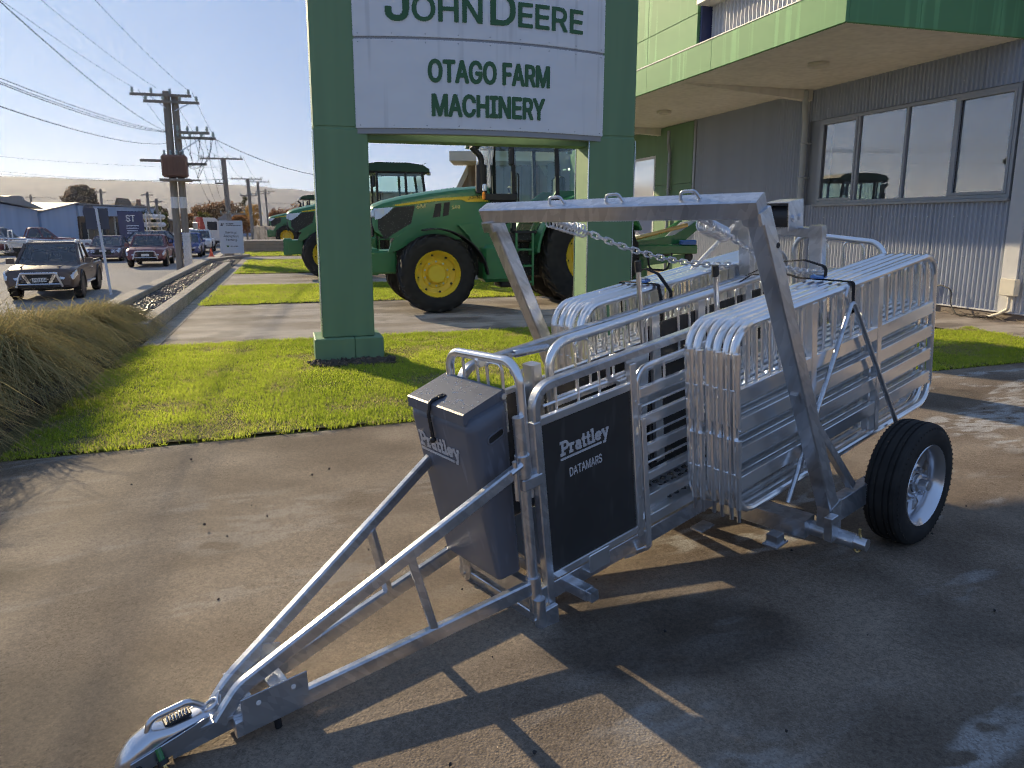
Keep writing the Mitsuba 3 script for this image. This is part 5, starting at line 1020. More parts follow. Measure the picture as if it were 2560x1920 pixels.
    if 'chrome' in extra: p('grille_trim', tu([prism([(sx * (gw - .02), hb - .14), (sx * (gw + .09), hb - .14), (sx * (gw * .72), hb - .48), (sx * (gw * .55), hb - .46)], -.03, .03) for sx in (-1, 1)] + [cbox((-gw * .62, -.03, hb - .36), (gw * .62, -.012, hb - .32), .004)]), 'm_chrome')
    if 'rails' in extra: p('roof_rail', tu([tube(fillet([(sx * w * .70, y1 + .05, Hh - .02), (sx * w * .70, y1 + .2, Hh + .06), (sx * w * .70, y2 - .2, Hh + .06), (sx * w * .70, y2 - .05, Hh - .02)], .1), .02, 8) for sx in (-1, 1)]), 'm_zinc')
    if 'step' in extra: p('side_step', tu([cbox((sx * (w - .06) - .07, 1.45, .40), (sx * (w - .06) + .09, 3.1, .45), .01) for sx in (-1, 1)]), 'm_galv', kind='stuff')
    if 'canopy' in extra: p('canopy', trimesh.convex.convex_hull(np.array([[sx * w * k, y_, z_] for sx in (-1, 1) for k, y_, z_ in ((.9, 3.16, hb), (.9, L - .05, hb), (.76, 3.16, Hh - .03), (.76, L - .35, Hh - .03))])), paintm)
    return t
RZ = -.60
car('pickup_truck', 'brown double cab pickup with a silver nudge bar, nearest vehicle on the road', 'pickup', -7.02, 15.0, RZ, .07, 'm_carbrown', 'pickup', 5.0, 1.82, 1.62, extra=('bull', 'chrome', 'rails', 'step'), plate='LPQ164')
car('pickup_truck', 'maroon pickup with a nudge bar, second in the line by the verge', 'pickup', -7.0, 31.6, RZ, .04, 'm_carmaroon', 'pickup', 5.0, 1.8, 1.58, extra=('bull', 'step'))
car('car', 'dark plum hatchback with curved bright headlamps, standing left of the maroon pickup', 'car', -10.3, 38.4, RZ, .03, 'm_cardark', 'hatch', 4.1, 1.78, 1.42)
car('car', 'blue small wagon right behind the double power pole', 'car', -6.45, 42.5, RZ, .02, 'm_carblue', 'suv', 4.2, 1.75, 1.52)
car('pickup_truck', 'white and blue pickup last in the line before the yard entrance', 'pickup', -6.45, 50.0, RZ, .02, 'm_carwhite', 'pickup', 5.0, 1.78, 1.65)
FRW, RGT = arr(math.sin(YAW), math.cos(YAW)), arr(math.cos(YAW), -math.sin(YAW))
def at(u, d):
    """The point on the ground at distance d ahead, u pixels of the full photograph from its left edge."""
    q = CAM[:2] + FRW * d + RGT * (u - 1270) / 1850 * d * .984; return q
def zat(v, d): return 1.62 + (555 - v) / 1850 * d * .965
for u, d, yaw, pm, k, lab in [(60, 52, 1.95, 'm_carsilver', 'pickup', 'leftmost silver pickup in the far yard, seen from behind'), (95, 54, 1.95, 'm_carsilver', 'pickup', 'silver pickup beside the leftmost one in the far yard'), (190, 53, 1.95, 'm_carmaroon', 'pickup', 'dark red pickup with roof lights in the far yard')]:
    q = at(u, d); car('pickup_truck', lab, 'pickup', q[0], q[1], RZ, yaw, pm, 'pickup', 5.1, 1.8, 1.85, group='vehicles in the yard across the road', detail=False)
q = at(305, 47); car('car', 'dark navy car behind the plum hatchback', 'car', q[0], q[1], RZ, -.5, 'm_carnavy', 'suv', 4.4, 1.8, 1.62, group='vehicles in the yard across the road', detail=False)
for u, d, yaw, pm, k, lab in [(398, 66, -1.0, 'm_cardark', 'suv', 'black wagon right of the hay rack'), (415, 74, -1.0, 'm_carsilver', 'hatch', 'silver hatchback beyond the black wagon'), (432, 80, -1.0, 'm_carnavy', 'suv', 'dark wagon just left of the double pole'), (463, 70, -.9, 'm_carnavy', 'suv', 'dark blue wagon seen right of the double pole'), (489, 76, -1.4, 'm_carsky', 'hatch', 'bright sky blue hatchback in the distance')]:
    q = at(u, d); car('car', lab, 'car', q[0], q[1], RZ, yaw, pm, k, 4.3, 1.78, 1.55, group='vehicles in the yard across the road', detail=False)
# ---- white and orange lorry turning in
q = at(548, 70); LM = rotz(1.57 + .25, q[0], q[1], RZ)
LO = thing('lorry', 'white cab lorry with an orange-red band, turning in behind the parking sign', 'lorry')
def lp(nm, me, m, on=None, lab=None, smooth=30): return part(on or LO, nm, me, m, lab, smooth, LM)
lp('cab', prism([(0, .55), (0, 1.5), (.25, 2.35), (.5, 2.6), (1.8, 2.65), (1.8, .55)], -1.1, 1.1, 'x'), 'm_carwhite'); lp('band', prism([(1.25, .9), (1.55, 2.66), (1.815, 2.66), (1.815, .9)], -1.112, 1.112, 'x'), 'm_carred')
lp('windscreen', trimesh.Trimesh([[-.95, -.02, 1.5], [.95, -.02, 1.5], [.9, .22, 2.32], [-.9, .22, 2.32]], [[0, 1, 2], [0, 2, 3]], process=False), 'm_carglass', smooth=False)
for s in (-1, 1): lp('side_window', cbox((s * 1.105, .35, 1.5), (s * 1.113, 1.2, 2.25), 0), 'm_interior'); lp('wing_mirror', cbox((s * 1.15, -.15, 1.7), (s * 1.4, -.05, 2.2), .03), 'm_black')
lp('bumper', cbox((-1.12, -.06, .35), (1.12, .2, .75), .03), 'm_carwhite'); lp('chassis', cbox((-.5, .4, .5), (.5, 6.5, .85), .02), 'm_black'); lp('tray', tu([cbox((-1.2, 2.0, .95), (1.2, 6.8, 1.1), .02), cbox((-1.2, 2.0, 1.1), (1.2, 2.1, 2.2), .02)]), 'm_galv')
for s in (-1, 1):
    for yy_ in (.95, 5.4):
        Wm = LM @ np.array([[0, -s, 0, s * .95], [s * 1.0, 0, 0, yy_], [0, 0, 1, .48], [0, 0, 0, 1.0]]); wt = part(LO, 'tyre', lathe([(.28, -.13), (.45, -.14), (.48, -.1), (.48, .1), (.45, .14), (.28, .13)], 28, 'y'), 'm_tyre', None, 35, Wm); part(wt, 'rim', lathe([(.29, -.12), (.25, -.05), (.12, -.06), (0, -.1)], 20, 'y'), 'm_white', None, 35, Wm)
# ---- display truck with the navy board and hay rack
q = at(336, 50); BM_ = rotz(-.32, q[0], q[1], RZ)
ST = thing('promotion_trailer', 'tall navy advertising board reading ST on a trailer', 'trailer')
def sp_(nm, me, m, on=None, lab=None, smooth=30): return part(on or ST, nm, me, m, lab, smooth, BM_)
BRD = sp_('board', prism([(-.95, .55), (.75, .45), (.62, 2.9), (-1.05, 2.95)], -.04, .04), 'm_navyboard'); sp_('lettering', mv(face_y(fit(text('ST', .42, .01), .62)), -.48, -.042, 2.25), 'm_white', BRD, None, False)
for i, (wl, z) in enumerate(((.85, 1.95), (.8, 1.78), (.75, 1.62), (.7, 1.46), (.8, 1.2))): sp_('text_line', cbox((-.5, -.046, z), (-.5 + wl, -.041, z + .06), 0), 'm_boardblue', BRD, None, False)
sp_('chassis', tu([cbox((-.9, .05, .42), (.9, 3.0, .55), .02)] + [cbox((sx * .8 - .04, .05, .5), (sx * .8 + .04, .13, 2.8), .01) for sx in (-1, 1)]), 'm_galv')
for s in (-1, 1): sp_('tyre', mv(lathe([(.15, -.09), (.3, -.1), (.3, .1), (.15, .09)], 20, 'x'), s * .95, 1.6, .3), 'm_tyre')
q = at(366, 51); KM = rotz(-.35, q[0], q[1], RZ); RK = thing('bale_rack', 'tall rack of pale wrapped bales on a trailer beside the navy board', 'rack')
part(RK, 'frame', tu([cbox((-.6, 0, .5), (1.1, 2.2, .62), .02)] + [cbox((x_ - .03, .0, .5), (x_ + .03, .06, 2.9), .01) for x_ in (-.6, .2, 1.05)]), 'm_galv', None, 30, KM)
for i in range(4):
    for j in range(5): part(RK, 'bale', mv(lathe([(0, -.3), (.14, -.29), (.17, -.15), (.17, .15), (.14, .29), (0, .3)], 10, 'y'), -.5 + .36 * j - .05 * i * 0, .35 + .18 * i * 0, 1.0 + .52 * i), 'm_offwhite' if (i + j) % 3 else 'm_white', None, 30, KM)
# white tray pickup and small display trailers in the yard across the road
q = at(225, 46); TM2 = rotz(1.75, q[0], q[1], RZ); TY = thing('tray_trailer', 'white flat tray trailer behind the street sign', 'trailer')
part(TY, 'tray', tu([cbox((-1, 0, .75), (1, 4.2, .85), .02), cbox((-1, 0, .85), (-.96, 4.2, 1.15), .01), cbox((.96, 0, .85), (1, 4.2, 1.15), .01), cbox((-1, 0, .85), (1, .05, 1.15), .01)]), 'm_white', None, 30, TM2); part(TY, 'headboard', tu([cbox((-.9, 4.1, .85), (-.84, 4.16, 1.75), .01), cbox((.84, 4.1, .85), (.9, 4.16, 1.75), .01), cbox((-.9, 4.1, 1.7), (.9, 4.16, 1.76), .01)]), 'm_white', None, 30, TM2)
for s in (-1, 1): part(TY, 'tyre', mv(lathe([(.16, -.1), (.33, -.11), (.33, .11), (.16, .1)], 20, 'x'), s * .9, 2.0, .33), 'm_tyre', None, 30, TM2)
for i, (u, d, lab) in enumerate([(8, 42, 'low flat display trailer at the left edge of the photo'), (128, 45, 'tilted galvanised ramp trailer between the far pickups'), (160, 44, 'second galvanised implement on display beside the ramp trailer')]):
    q = at(u, d); TM3 = rotz(1.4 + .3 * i, q[0], q[1], RZ); t = thing('display_trailer', lab, 'trailer', None)
    part(t, 'deck', tu([bar([(x_, 0, .55), (x_, 3, .65 + .5 * (i > 0))], .06, .08) for x_ in (-.8, -.3, .3, .8)] + [bar([(-.85, y_, .6 + .17 * y_ * (i > 0)), (.85, y_, .6 + .17 * y_ * (i > 0))], .06, .05) for y_ in (0, .5, 1, 1.5, 2, 2.5, 3)]), 'm_galv', None, 30, TM3); part(t, 'rail', tu([tube(fillet([(x_, .1, .6), (x_, .1, 1.15), (x_, 2.9, 1.3), (x_, 2.9, .7)], .1), .03, 8) for x_ in (-.85, .85)]), 'm_galv', None, 30, TM3)
    for s in (-1, 1): part(t, 'tyre', mv(lathe([(.14, -.09), (.3, -.1), (.3, .1), (.14, .09)], 18, 'x'), s * .95, 1.5, .3), 'm_tyre', None, 30, TM3)

# ================================================================ street furniture
SS = thing('street_sign', 'back of a dark rectangular street sign on a leaning pale post', 'sign')
part(SS, 'post', bar([(-5.10, 14.3, -.38), (-5.26, 14.3, 2.0)], .06, .06, up=(0, 1, 0)), 'm_boardblue'); part(SS, 'plate', cbox((-5.56, 14.335, 1.42), (-4.98, 14.35, 1.99), .004), 'm_boardtext')
PB = thing('parking_sign', 'pale blue board on legs directing to service, reception and parking', 'sign')
q0 = arr(-3.30, 28.9); BQ = rotz(-.10, q0[0], q0[1], -.06)
part(PB, 'leg', cbox((.10, -.0, -.1), (.16, .06, .4), .004), 'm_galv', None, 30, BQ); part(PB, 'leg', cbox((.90, -.0, -.1), (.96, .06, .4), .004), 'm_galv', None, 30, BQ)
PBB = part(PB, 'board', cbox((0, -.02, .22), (1.06, .02, 1.74), .006), 'm_boardblue', None, 30, BQ)
for s_, z in (('Service', 1.15), ('Reception', .98), ('Parking', .81)): part(PBB, 'lettering', mv(face_y(tcenter(text(s_, .105, .002))), .53, -.0205, z), 'm_boardtext', None, False, BQ)
part(PBB, 'logo', tu([cbox((.10, -.024, 1.50), (.16, -.0205, 1.62), 0), cbox((.165, -.024, 1.56), (.24, -.0205, 1.62), 0), cbox((.165, -.024, 1.50), (.2, -.0205, 1.53), 0)]), 'm_boardtext', None, False, BQ); part(PBB, 'text_line', tu([cbox((.32, -.024, 1.57), (.66, -.0205, 1.62), 0), cbox((.32, -.024, 1.50), (.98, -.0205, 1.53), 0)]), 'm_boardtext', None, False, BQ)
part(PBB, 'emblem', cbox((.30, -.024, .52), (.40, -.0205, .60), .0), 'm_signletter', None, False, BQ); part(PBB, 'text_line', cbox((.45, -.024, .545), (.82, -.0205, .575), 0), 'm_boardtext', None, False, BQ)
# timber planter box and pipe railing behind the parking sign
PX_ = thing('planter_box', 'dark timber retaining box behind the parking sign', 'planter')
for i in range(3): part(PX_, 'plank', cbox((-2.6, 34.9, -.05 + .22 * i), (1.4, 34.98, .16 + .22 * i), .01), 'm_wood')
part(PX_, 'fill', cbox((-2.6, 35.0, -.05), (1.4, 38, .60), .02), 'm_kerb')
FN = thing('pipe_railing', 'white pipe railing under the farthest tractor', 'railing'); part(FN, 'rail', tu([cyl((1.5, 34.9, z), (3.6, 34.9, z), .03, 8) for z in (.05, 1.15)]), 'm_white')
for i in range(9): part(FN, 'bar', cyl((1.5 + .26 * i, 34.9, 0), (1.5 + .26 * i, 34.9, 1.15), .022, 8), 'm_white')
solo('traffic_cone', tu([lathe([(0, .45), (.03, .45), (.12, .03), (.12, 0), (0, 0)], 16), cbox((-.17, -.17, 0), (.17, .17, .03), .01)]).apply_translation([-4.4, 36.5, -.3]), 'm_cone', 'small orange traffic cone at the end of the verge', 'traffic cone')
# ---- poles
def pole(name, label, x, y, zb, zt, arms, r0=.16, lean=0, group='timber power poles along the road', ins=True, yaw=0.0):
    t = thing(name, label, 'power pole', group); part(t, 'shaft', sweep([(x, y, zb), (x + lean * .5, y, (zb + zt) / 2), (x + lean, y, zt)], circ(r0, 14)), 'm_timber')
    for z, wL, wR in arms:
        c_, s_ = math.cos(yaw), math.sin(yaw); xx = x + lean * (z - zb) / (zt - zb)
        a = part(t, 'crossarm', bar([(xx - wL * c_, y - .18 - wL * s_, z), (xx + wR * c_, y - .18 + wR * s_, z)], .10, .12), 'm_timber')
        if ins:
            for k in np.linspace(-wL * .92, wR * .92, 4): part(a, 'insulator', lathe([(0, .06), (.02, .06), (.045, .12), (.055, .17), (.03, .20), (.05, .23), (.02, .27), (0, .27)], 10), 'm_insul', None, 35, rotz(0, xx + k * c_, y - .18 + k * s_, z))
    return t
PXX, PYY = -4.75, 27.4
DP = thing('double_power_pole', 'twin timber power pole carrying a rusty transformer with white bands', 'power pole')
for i, (xo, ztop) in enumerate(((-.17, 7.12), (.17, 6.92))):
    part(DP, 'shaft', sweep([(PXX + xo, PYY, -.5), (PXX + xo, PYY, 3.5), (PXX + xo * .95, PYY, ztop)], circ(.155 if i == 0 else .145, 14)), 'm_timber')
    part(DP, 'white_band', cyl((PXX + xo, PYY, 2.22), (PXX + xo, PYY, 2.70), .162, 16), 'm_white')
part(DP, 'cable_guard', cbox((PXX + .05, PYY - .24, -.4), (PXX + .38, PYY - .15, 1.17), .02), 'm_galv')
TF = part(DP, 'transformer', cbox((PXX - .52, PYY - .62, 3.52), (PXX + .50, PYY + .0, 4.46), .08), 'm_transformer', 'rust coloured transformer tank')
for i in range(8): part(TF, 'fin', cbox((PXX - .46 + .13 * i, PYY - .67, 3.62), (PXX - .435 + .13 * i, PYY - .615, 4.36), .005), 'm_transformer')
part(TF, 'bushings', tu([mv(lathe([(0, 0), (.05, 0), (.06, .06), (.03, .1), (.06, .14), (.03, .2), (0, .22)], 10), PXX - .4 + .25 * i, PYY - .3, 4.46) for i in range(4)]), 'm_insul', kind='stuff')
PF = part(DP, 'platform', cbox((PXX - .62, PYY - .7, 3.36), (PXX + .6, PYY + .3, 3.46), .01), 'm_timber'); part(DP, 'platform', cbox((PXX + .62, PYY - .3, 3.38), (PXX + 1.0, PYY - .2, 3.45), .01), 'm_timber')
for z, x0, x1 in ((6.93, -1.55, .85), (6.66, -1.05, 1.15), (5.42, .1, 1.48), (5.20, .1, 1.72), (4.22, -1.38, -.36), (4.10, .5, 1.28)):
    a = part(DP, 'crossarm', bar([(PXX + x0, PYY - .22, z), (PXX + x1, PYY - .22, z)], .10, .11), 'm_timber')
    if z > 5:
        for k in np.linspace(x0 + .1, x1 - .1, 4): part(a, 'insulator', lathe([(0, .055), (.025, .055), (.055, .11), (.07, .17), (.04, .20), (.06, .24), (.025, .28), (0, .28)], 10), 'm_insul', None, 35, rotz(0, PXX + k, PYY - .22, z))
for q0_, q1_ in (((.2, 4.6), (1.15, 5.2)), ((-.2, 6.4), (-.8, 6.9)), ((.15, 6.3), (.75, 6.62))): part(DP, 'arm_brace', bar([(PXX + q0_[0], PYY - .22, q0_[1]), (PXX + q1_[0], PYY - .22, q1_[1])], .05, .04), 'm_galv')
for q in ([(1.55, 5.3), (1.4, 4.3), (.6, 3.7), (.4, 4.5)], [(1.1, 5.3), (.95, 4.2), (.55, 3.9), (.25, 4.5)], [(.7, 5.3), (.65, 4.6), (.75, 3.9), (.1, 4.5)], [(1.0, 5.2), (1.2, 4.5), (.85, 3.5)], [(1.6, 5.2), (1.5, 4.7), (.9, 3.5)]):
    part(DP, 'jumper_cable', tube(fillet([(PXX + x_, PYY - .3, z_) for x_, z_ in q], .35, 5), .013, 6), 'm_wire')
pl_ = [(577, 402, 60, [(400, 1.7, 1.45), (460, .75, .2), (535, .6, 1.3)], .19, 'first power pole beyond the double pole'), (632, 450, 82, [(449, 1.7, 1.5), (490, .9, .8)], .18, 'second power pole beyond the double pole'), (655, 455, 104, [(456, 1.6, 1.6), (485, 1.2, 1.5)], .17, 'third power pole beyond the double pole'), (672, 474, 125, [(480, 1.5, 1.5)], .16, 'fourth power pole, last of the row by the tractors')]
PP = [(PXX, PYY, 7.0)]
for u, v, d, arms, r0, lab in pl_:
    q = at(u, d); zt = zat(v, d); pole('power_pole', lab, q[0], q[1], RZ, zt, [(zat(vv, d), a, b) for vv, a, b in arms], r0, lean=-.2, yaw=0.0); PP.append((q[0], q[1], zat(arms[0][0], d)))
for u, v, d, lab in [(86, 487, 110, 'small pole above the blue shed roof'), (261, 473, 90, 'slim pole beside the house roof'), (376, 480, 82, 'short brown pole right of the smoke'), (397, 497, 78, 'thin pale lamp post left of the double pole')]:
    q = at(u, d); pole('distant_pole', lab, q[0], q[1], RZ, zat(v, d), [(zat(v + 8, d), .6, .6)], .14, group='distant poles', ins=False)
# ---- wires
def wire(a, b, sag, r=.014, n=30):
    t = np.linspace(0, 1, n)[:, None]; P_ = arr(*a) * (1 - t) + arr(*b) * t; P_[:, 2] -= (sag * 4 * t * (1 - t))[:, 0]; return tube(P_, r, 5)
WS = []
third, nth = ['leftmost', 'middle', 'rightmost'], ['second', 'third', 'fourth', 'lowest', 'topmost']
for k, xo in enumerate((-1.4, -.5, .7)): WS.append((f'thin upper wire from the double pole towards the viewer, {third[k]} of the three', wire((PXX + xo, PYY - .22, 7.2), (PXX + xo - .6, -22, 7.9), .9, .006)))
for k, (xo, z, zz) in enumerate(((-.3, 5.46, 5.9), (-.3, 5.44, 5.3), (-.3, 5.42, 4.8), (-.3, 4.95, 4.1), (-.3, 5.48, 6.5))): WS.append((f'thick service wire from the double pole towards the viewer, {nth[k]} of five', wire((PXX + xo, PYY - .1, z), (PXX + xo - 2.6 + 1.1 * k, -22, zz), 1.1, .0085)))
for k in range(4): WS.append((f'slack wire from the double pole to the first power pole beyond, number {k + 1} from the left'.replace('number 1', 'first').replace('number 2', 'second').replace('number 3', 'third').replace('number 4', 'last'), wire((PXX + .4 + .42 * k, PYY - .22, 5.4), (PP[1][0] - .5 + .3 * k, PP[1][1], zat(520 + 3 * k, 60)), 1.3, .010)))
for k, xo in enumerate((-1.2, .0, .9)): WS.append((f'{third[k]} high wire between the double pole top and the first power pole beyond', wire((PXX + xo, PYY - .22, 7.1), (PP[1][0] + xo, PP[1][1], PP[1][2] + .2), .9, .009)))
for i in range(1, 4):
    for k, xo in enumerate((-1.3, 0, 1.3)): WS.append((f'{third[k]} wire between the {["", "first", "second", "third"][i]} distant power pole and the one after it', wire((PP[i][0] + xo, PP[i][1], PP[i][2] + .2), (PP[i + 1][0] + xo, PP[i + 1][1], PP[i + 1][2] + .2), .8, .012)))
e = arr(7.9, 36, 5.05); WS.append(('long wire crossing the yard from the double pole', wire((PXX + 1.65, PYY - .22, 5.2), e, 1.25, .014, 40)))
for k, (u0, v0, u1, v1, d) in enumerate(((-60, 420, 570, 450, 88), (-60, 428, 570, 449, 88), (-60, 385, 560, 420, 130), (-60, 483, 800, 508, 120))):
    a, b = at(u0, d), at(u1, d); WS.append((f'{["upper of the close pair of far wires", "lower of the close pair of far wires", "highest far wire", "lowest far wire"][k]} crossing behind the double pole', wire((*a, zat(v0, d)), (*b, zat(v1, d)), .6, .016)))
for lab, m in WS: solo('overhead_wire', m, 'm_wire', lab, 'wire', 'overhead wires')
# ================================================================ far buildings and trees
def frame_at(u0, d0, u1, d1):
    """Local frame on the ground: x runs from pixel column u0 at distance d0 to u1 at d1; y runs away behind."""
    a, b = at(u0, d0), at(u1, d1); L = np.linalg.norm(b - a); c, s = (b - a) / L
    return np.array([[c, -s, 0, a[0]], [s, c, 0, a[1]], [0, 0, 1, RZ], [0, 0, 0, 1.0]]), L
# pale blue shed with a low gable and raised monitor
M, L = frame_at(-40, 70, 345, 92)
SH = thing('blue_shed', 'long pale blue shed with low pitched grey roofs across the road', 'building')
hp = lambda f: f * L
zt = lambda v, d: zat(v, d) - RZ
w1 = hp(.26)
part(SH, 'wall', prism([(-8, 0), (hp(.30), 0), (hp(.30), zt(525, 77)), (hp(.05), zt(505, 72)), (-8, zt(502, 70))], 0, 22), 'm_blueshed', None, False, M)
part(SH, 'wall', prism([(hp(.302), 0), (hp(.53), 0), (hp(.53), zt(511, 82)), (hp(.302), zt(532, 77))], -.3, 16), 'm_blueshed', None, False, M)
part(SH, 'wall', prism([(hp(.532), zt(541, 83)), (L + 3, zt(540, 92)), (L + 3, zt(520, 92)), (hp(.532), zt(514, 83))], -.5, 16), 'm_blueshed', 'white fascia band with a round emblem', False, M)
part(SH, 'wall', cbox((hp(.535), .2, 0), (L + 3, 14, zt(541, 86)), 0), 'm_brown', 'brown wall under the fascia', False, M)
for i in range(9): part(SH, 'wall_post', cbox((hp(.56) + i * .052 * L, .02, 0), (hp(.565) + i * .052 * L, .195, zt(541, 86)), .01), 'm_offwhite' if i % 2 else 'm_brown', None, False, M)
for i in range(3): part(SH, 'door', cbox((hp(.58) + i * .125 * L, .06, .1), (hp(.62) + i * .125 * L, .198, zt(556, 88)), .01), 'm_interior', None, False, M)
part(SH, 'roof', prism([(-9, zt(500, 70)), (hp(.06), zt(503, 72)), (hp(.31), zt(523, 77)), (hp(.31), zt(521, 77)), (hp(.17), zt(497, 80)), (-9, zt(492, 72))], -.5, 24), 'm_shedroof', None, False, M)
part(SH, 'roof', prism([(hp(.30), zt(530, 77)), (hp(.535), zt(510, 83)), (hp(.535), zt(507, 83)), (hp(.30), zt(526, 77))], -.6, 16.5), 'm_shedroof', None, False, M)
part(SH, 'roof', prism([(hp(.53), zt(512, 83)), (L + 3.2, zt(519, 92)), (L + 3.2, zt(517, 92)), (hp(.53), zt(509, 83))], -.7, 16.5), 'm_shedroof', None, False, M)
MN = part(SH, 'monitor', prism([(hp(.27), zt(505, 84)), (hp(.485), zt(515, 84)), (hp(.485), zt(496, 84)), (hp(.46), zt(492, 84)), (hp(.41), zt(493, 84))], 5, 14), 'm_shedroof', 'raised lantern with a white window', False, M); part(MN, 'window', cbox((hp(.435), 4.93, zt(510, 84)), (hp(.475), 4.998, zt(499, 84)), .01), 'm_white', None, False, M)
EM = part(SH, 'emblem', lathe([(0, -.06), (.9, -.06), (.9, 0), (0, 0)], 24, 'y'), 'm_boardtext', None, False, M @ np.array([[1, 0, 0, hp(.60)], [0, 1, 0, -.52], [0, 0, 1, zt(530, 84)], [0, 0, 0, 1.0]]))
# house with a steep little gable and chimneys
M, L = frame_at(240, 128, 335, 128); z_ = lambda v: zat(v, 128) - RZ
HS = thing('house', 'brown hipped roof house with a pointed gable behind the blue shed', 'house')
part(HS, 'wall', cbox((.4, 0, 0), (L - .4, 9, z_(524)), 0), 'm_terracotta', None, False, M)
part(HS, 'roof', trimesh.convex.convex_hull(np.array([[-.2, -.4, z_(524)], [L + .2, -.4, z_(524)], [-.2, 9.4, z_(524)], [L + .2, 9.4, z_(524)], [L * .24, 4.5, z_(505)], [L * .8, 4.5, z_(505)]])), 'm_brown', None, False, M)
GB = part(HS, 'gable', prism([(L * .60, z_(522)), (L * .76, z_(522)), (L * .72, z_(507)), (L * .66, z_(495)), (L * .62, z_(507))], -.6, 3.5), 'm_brown', None, False, M)
for f in (.38, .86): part(HS, 'chimney', cbox((L * f - .25, 4, z_(512)), (L * f + .25, 4.6, z_(497)), .02), 'm_terracotta', None, False, M)
# A-frame chalet-like office and the flat annex behind the first tractor
q = at(1165, 36)
CH = thing('a_frame_building', 'timber clad A-frame building with a cream balcony behind the nearest tractor', 'building')
MC = rotz(-.29, q[0], q[1], 0); zc = lambda v: zat(v, 36)
part(CH, 'gable_wall', prism([(-1.15, -.3), (4.9, -.3), (4.9, zc(470)), (2.1, zc(285)), (1.55, zc(285)), (-.35, zc(480))], 0, 9), 'm_wood', 'vertical timber cladding', False, MC)
part(CH, 'barge_board', bar([(-.45, -.12, zc(485)), (1.66, -.12, zc(265))], .22, .2, up=(0, 1, 0)), 'm_offwhite', None, 30, MC); part(CH, 'barge_board', bar([(4.35, -.12, zc(485)), (2.0, -.12, zc(265))], .22, .2, up=(0, 1, 0)), 'm_offwhite', None, 30, MC)
part(CH, 'balcony', cbox((-.55, -2.6, zc(416)), (6, -.02, zc(393)), .02), 'm_offwhite', None, False, MC); part(CH, 'balcony_post', cbox((.15, -.25, 0), (.3, -.1, zc(417)), .01), 'm_wood', None, False, MC)
for i in range(9): part(CH, 'batten', cbox((.1 + .42 * i, -.04, 0), (.16 + .42 * i, -.003, zc(420)), .004), 'm_timber', None, False, MC)
part(CH, 'window', cbox((2.2, -.05, zc(345)), (3.0, -.003, zc(322)), .01), 'm_carblue', None, False, MC)
M, L = frame_at(1005, 48, 1064, 48.5); AN = thing('annex', 'flat roofed dark clad annex right of the second tractor cab', 'building')
part(AN, 'wall', cbox((-4, 0, 0), (L, 8, zat(460, 48)), .02), 'm_wood', None, False, M); part(AN, 'roof_trim', cbox((-4.2, -.2, zat(460, 48) + .004), (L + .1, 8, zat(456, 48)), .02), 'm_trim', None, False, M)
M, L = frame_at(905, 150, 1010, 150)
# low houses at the end of the road
for u0, u1, d, v0, v1, m, lab in [(548, 590, 120, 553, 533, 'm_blueshed', 'pale grey gabled house among the autumn trees'), (455, 490, 140, 551, 541, 'm_white', 'low white house beyond the parked cars'), (678, 735, 110, 553, 536, 'm_terracotta', 'pink roofed house behind the row of tractors'), (408, 440, 120, 556, 546, 'm_brown', 'low brown bungalow left of the double pole')]:
    M, L = frame_at(u0, d, u1, d); h0, h1 = zat(v0 - 4, d) - RZ, zat(v1, d) - RZ; t = thing('distant_house', lab, 'house', None)
    part(t, 'wall', cbox((0, 0, 0), (L, 7, h0), .02), m, None, False, M); part(t, 'roof', prism([(-.3, h0), (L + .3, h0), (L / 2, h1)], -.3, 7.3), 'm_shedroof', None, False, M); part(t, 'window', cbox((L * .3, -.05, h0 * .35), (L * .55, -.004, h0 * .8), .01), 'm_interior', None, False, M)
LW = thing('boundary_fence', 'long low dark rail fence behind the white lorry', 'fence')
M, L = frame_at(540, 95, 760, 84); part(LW, 'rail', cbox((0, 0, 1.5), (L, .12, 1.75), .01), 'm_wood', None, False, M)
for i in range(12): part(LW, 'post', cbox((L * i / 11 - .1, .13, 0), (L * i / 11 + .1, .3, 1.8), .01), 'm_timber', None, False, M)
CB_ = thing('concrete_wall', 'pale concrete panel wall behind the parking sign', 'wall'); M, L = frame_at(632, 56, 700, 50)
for i in range(4): part(CB_, 'panel', cbox((L * i / 4 + .02, 0, 0), (L * (i + 1) / 4 - .02, .2, 1.9), .02), 'm_concrete', None, False, M)

